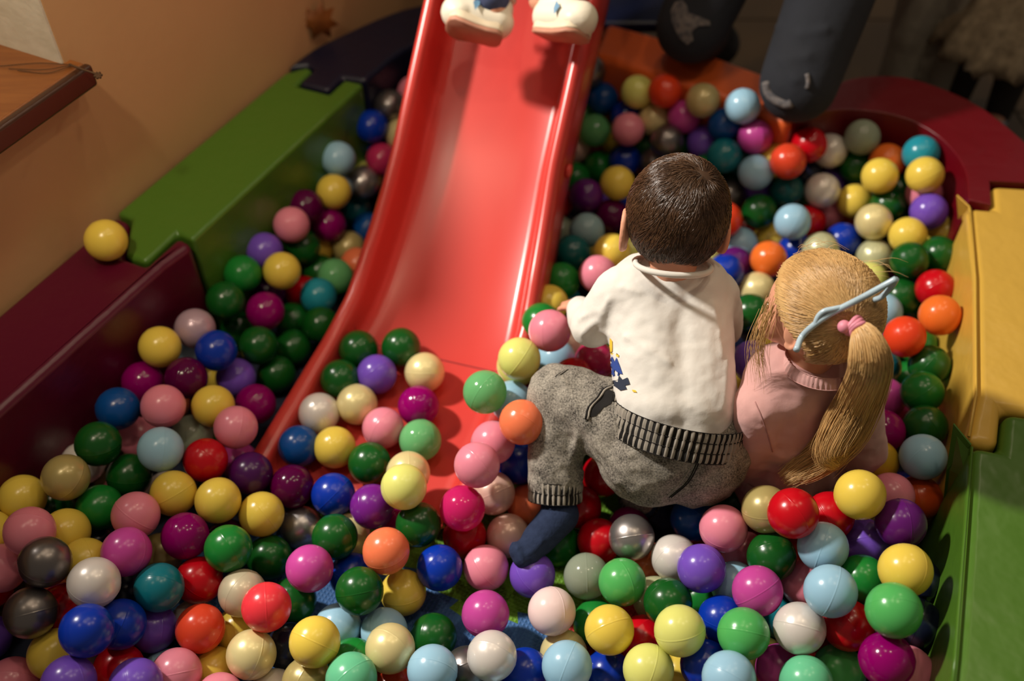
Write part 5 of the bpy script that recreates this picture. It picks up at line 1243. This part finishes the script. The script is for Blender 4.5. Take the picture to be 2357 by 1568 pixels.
def standing(base, height, face, shirt_m, low_m, label, skirt=False, leg_m=None, hair_c=(90, 62, 40)):
    k = height; f = Vector(face).normalized(); s = Vector((f.y, -f.x, 0)); b = Vector(base); up = Vector((0, 0, 1))
    hp = b+up*k*.45; chst = b+up*k*.70; hd = b+up*k*.905
    pr = [S(hd, k*.085), S(hd+f*k*.03-up*k*.03, k*.065), Cp(hd, k*.035, chst, k*.045), Cp(chst, k*.075, hp, k*.08)]
    low = []; low_s = []
    for q in (-1, 1):
        h0 = hp+s*q*k*.05; kn = b+up*k*.25+s*q*k*.055+f*k*.01; an = b+up*k*.05+s*q*k*.06
        pr += [Cp(h0, k*.06, kn, k*.045), Cp(kn, k*.042, an, k*.03), Cp(an, k*.028, b+s*q*k*.06+f*k*.07+up*k*.03, k*.028)]
        low += [Cp(h0, k*.078, kn, k*.062), Cp(kn, k*.060, an, k*.05)]
        low_s += [Cp(kn+up*k*.05, k*.052, an, k*.036)]
        el = chst+s*q*k*.125-up*k*.10; wr = el-up*k*.08+f*k*.09
        pr += [Cp(chst+s*q*k*.085+up*k*.02, k*.03, el, k*.027), Cp(el, k*.025, wr, k*.02)]; hand(pr, wr, f-up*.4, up, k*.05)
    o = blob('person', pr, m_skin, None, .007, 5); tag(o, label, 'person')
    sp = [Cp(chst, k*.092, hp+up*k*.04, k*.095)]
    for q in (-1, 1):
        el = chst+s*q*k*.125-up*k*.10; sp += [Cp(chst+s*q*k*.08+up*k*.02, k*.042, el, k*.04), Cp(el, k*.037, el-up*k*.06+f*k*.07, k*.03)]
    blob('top', sp, shirt_m, o, .007, 5)
    if skirt:
        V = []; n = 72
        for i in range(9):
            t = i/8; rr = k*(.085+.10*t)
            for j in range(n):
                a = 2*math.pi*j/n; w_ = 1+.09*t*math.sin(12*a)+.03*t*math.sin(31*a)
                V.append(hp+up*k*.06-up*k*.26*t*(1+.03*math.sin(24*a)*(t > .9)) + (f*math.cos(a)+s*math.sin(a))*rr*w_)
        sk = mesh_py('lace_skirt', V, [(i*n+j, i*n+(j+1) % n, (i+1)*n+(j+1) % n, (i+1)*n+j) for i in range(8) for j in range(n)], low_m, o, True)
        baked(sk, [('SOLIDIFY', dict(thickness=.004))])
        blob('tights', low_s, leg_m, o, .007, 4)
    else: blob('trousers', low, low_m, o, .007, 5)
    V, Fs = blob_arrays([S(hd+up*k*.012-f*k*.012, k*.092)]); mesh_py('hair', V, Fs, mat('dark_hair_%d' % int(hair_c[0]), hair_c, .5), o, True)
    for q in (-1, 1):
        fb = b+s*q*k*.06
        sp = [Cp(fb+up*k*.035-f*k*.02, k*.034, fb+f*k*.08+up*k*.03, k*.032)]
        blob('shoe', sp, mat('pale_shoe', (150, 160, 170), .6), o, .006, 4)
    return o
b1_ = at(2130, 118, .16); b1_.z = 0
standing(b1_, .82, (-.2, -1, 0), mat('cream_top', (150, 140, 124), .9), mat('grey_trousers', (150, 144, 130), .95, bump=(24, .5, .008)), 'toddler in grey trousers and cream top standing behind the red corner')
b2_ = at(2285, 150, .16); b2_.z = 0
standing(b2_, .86, (-.5, -.8, 0), mat('cream_cardigan', (148, 134, 112), .9), mat('cream_lace', (150, 134, 110), .95, noise=(50, (112, 98, 78), .2), bump=(60, .6, .004)), 'toddler in cream lace skirt standing at the upper right edge', True, mat('dark_tights', (40, 36, 34), .9))

# small dark blue chair beyond the orange block
ch = empty('child_chair', at(1470, 22, .30)-Vector((0, 0, .30))); ch.location.z = 0; ch.location.y += .12; tag(ch, 'small dark blue plastic chair behind the orange block', 'chair')
box('seat', (-.13, -.12, .24), (.13, .12, .27), m_dkblue, ch, .01); box('backrest', (-.13, .10, .36), (.13, .13, .52), m_dkblue, ch, .01)
for sx in (-1, 1):
    for sy in (-1, 1): tube('leg', [Vector((sx*.14, sy*.13, 0)), Vector((sx*.11, sy*.10, .25))], [.016, .018], m_dkblue, ch, 10)
    tube('back_post', [Vector((sx*.11, .11, .26)), Vector((sx*.115, .12, .50))], .012, m_dkblue, ch, 10)

# ------------------------------------------------------------------ decorations on the wall
m_leaf = mat('autumn_leaf', (150, 88, 30), .6, noise=(40, (112, 58, 18), .3), trans=.2)
lc = wp(.34, .03, .44)
# put the leaf where the wall shows it
dl = pray(738, 46); tl_ = (W0+WN*.02 - Vector((0, 0, CAM_H))).dot(WN)/dl.dot(WN); lc = Vector((0, 0, CAM_H))+dl*tl_
lf = empty('hanging_leaf', lc); tag(lf, 'orange autumn leaf decoration hanging at the wall', 'decoration')
shape = [(0, -.040), (.010, -.022), (.030, -.024), (.022, -.008), (.034, .006), (.016, .010), (.014, .032), (0, .020), (-.012, .034), (-.016, .012), (-.034, .010), (-.024, -.006), (-.030, -.022), (-.010, -.020)]
rot = Matrix.Rotation(.5, 3, 'Y') @ Matrix.Rotation(-.35, 3, 'X')
Vl = [rot@Vector((x*1.15, .010*math.sin(x*60), y*1.1)) for x, y in shape]; nl = len(Vl)
Vl += [rot@Vector((0, .006, 0))]; bk = [v+Vector((0, -.0015, 0)) for v in Vl]
Fl = [(i, (i+1) % nl, nl) for i in range(nl)]
mesh_py('blade', Vl+bk, Fl+[(a+nl+1, c+nl+1, b+nl+1) for a, b, c in Fl]+[(i, i+nl+1, (i+1) % nl+nl+1, (i+1) % nl) for i in range(nl)], m_leaf, lf, True)
tube('thread', [rot@Vector((0, 0, .02)), rot@Vector((0, 0, .02))+Vector((0, 0, .5))], .0008, mat('thread', (110, 84, 60), .8), lf, 5)
m_twine = mat('dry_twine', (84, 58, 34), .9)
sc0 = wp(NE+.002, .0, .574)
tw = empty('dried_sprig', sc0); tag(tw, 'dried flower sprig with twine lying over the window sill', 'decoration')
def rel(px, py, z): return at(px, py, z)-sc0
tube('stalk', spline([rel(160, 148, .576), rel(185, 158, .582), rel(215, 168, .582), rel(224, 172, .58)], 14), .0016, m_twine, tw, 6)
for k in range(7):
    t = 2*math.pi*k/7; tube('petal', [rel(222, 171, .58), rel(226+9*math.cos(t)*.9, 173+7*math.sin(t), .582)], [.0012, .0022], m_twine, tw, 6)
for (a, b, c_) in [((165, 149), (90, 145), (0, 152)), ((165, 150), (100, 160), (20, 158)), ((165, 151), (110, 168), (40, 162))]:
    tube('twine', spline([rel(*a, .576), rel(*b, .575), rel(*c_, .575)], 16), .0007, m_twine, tw, 5)
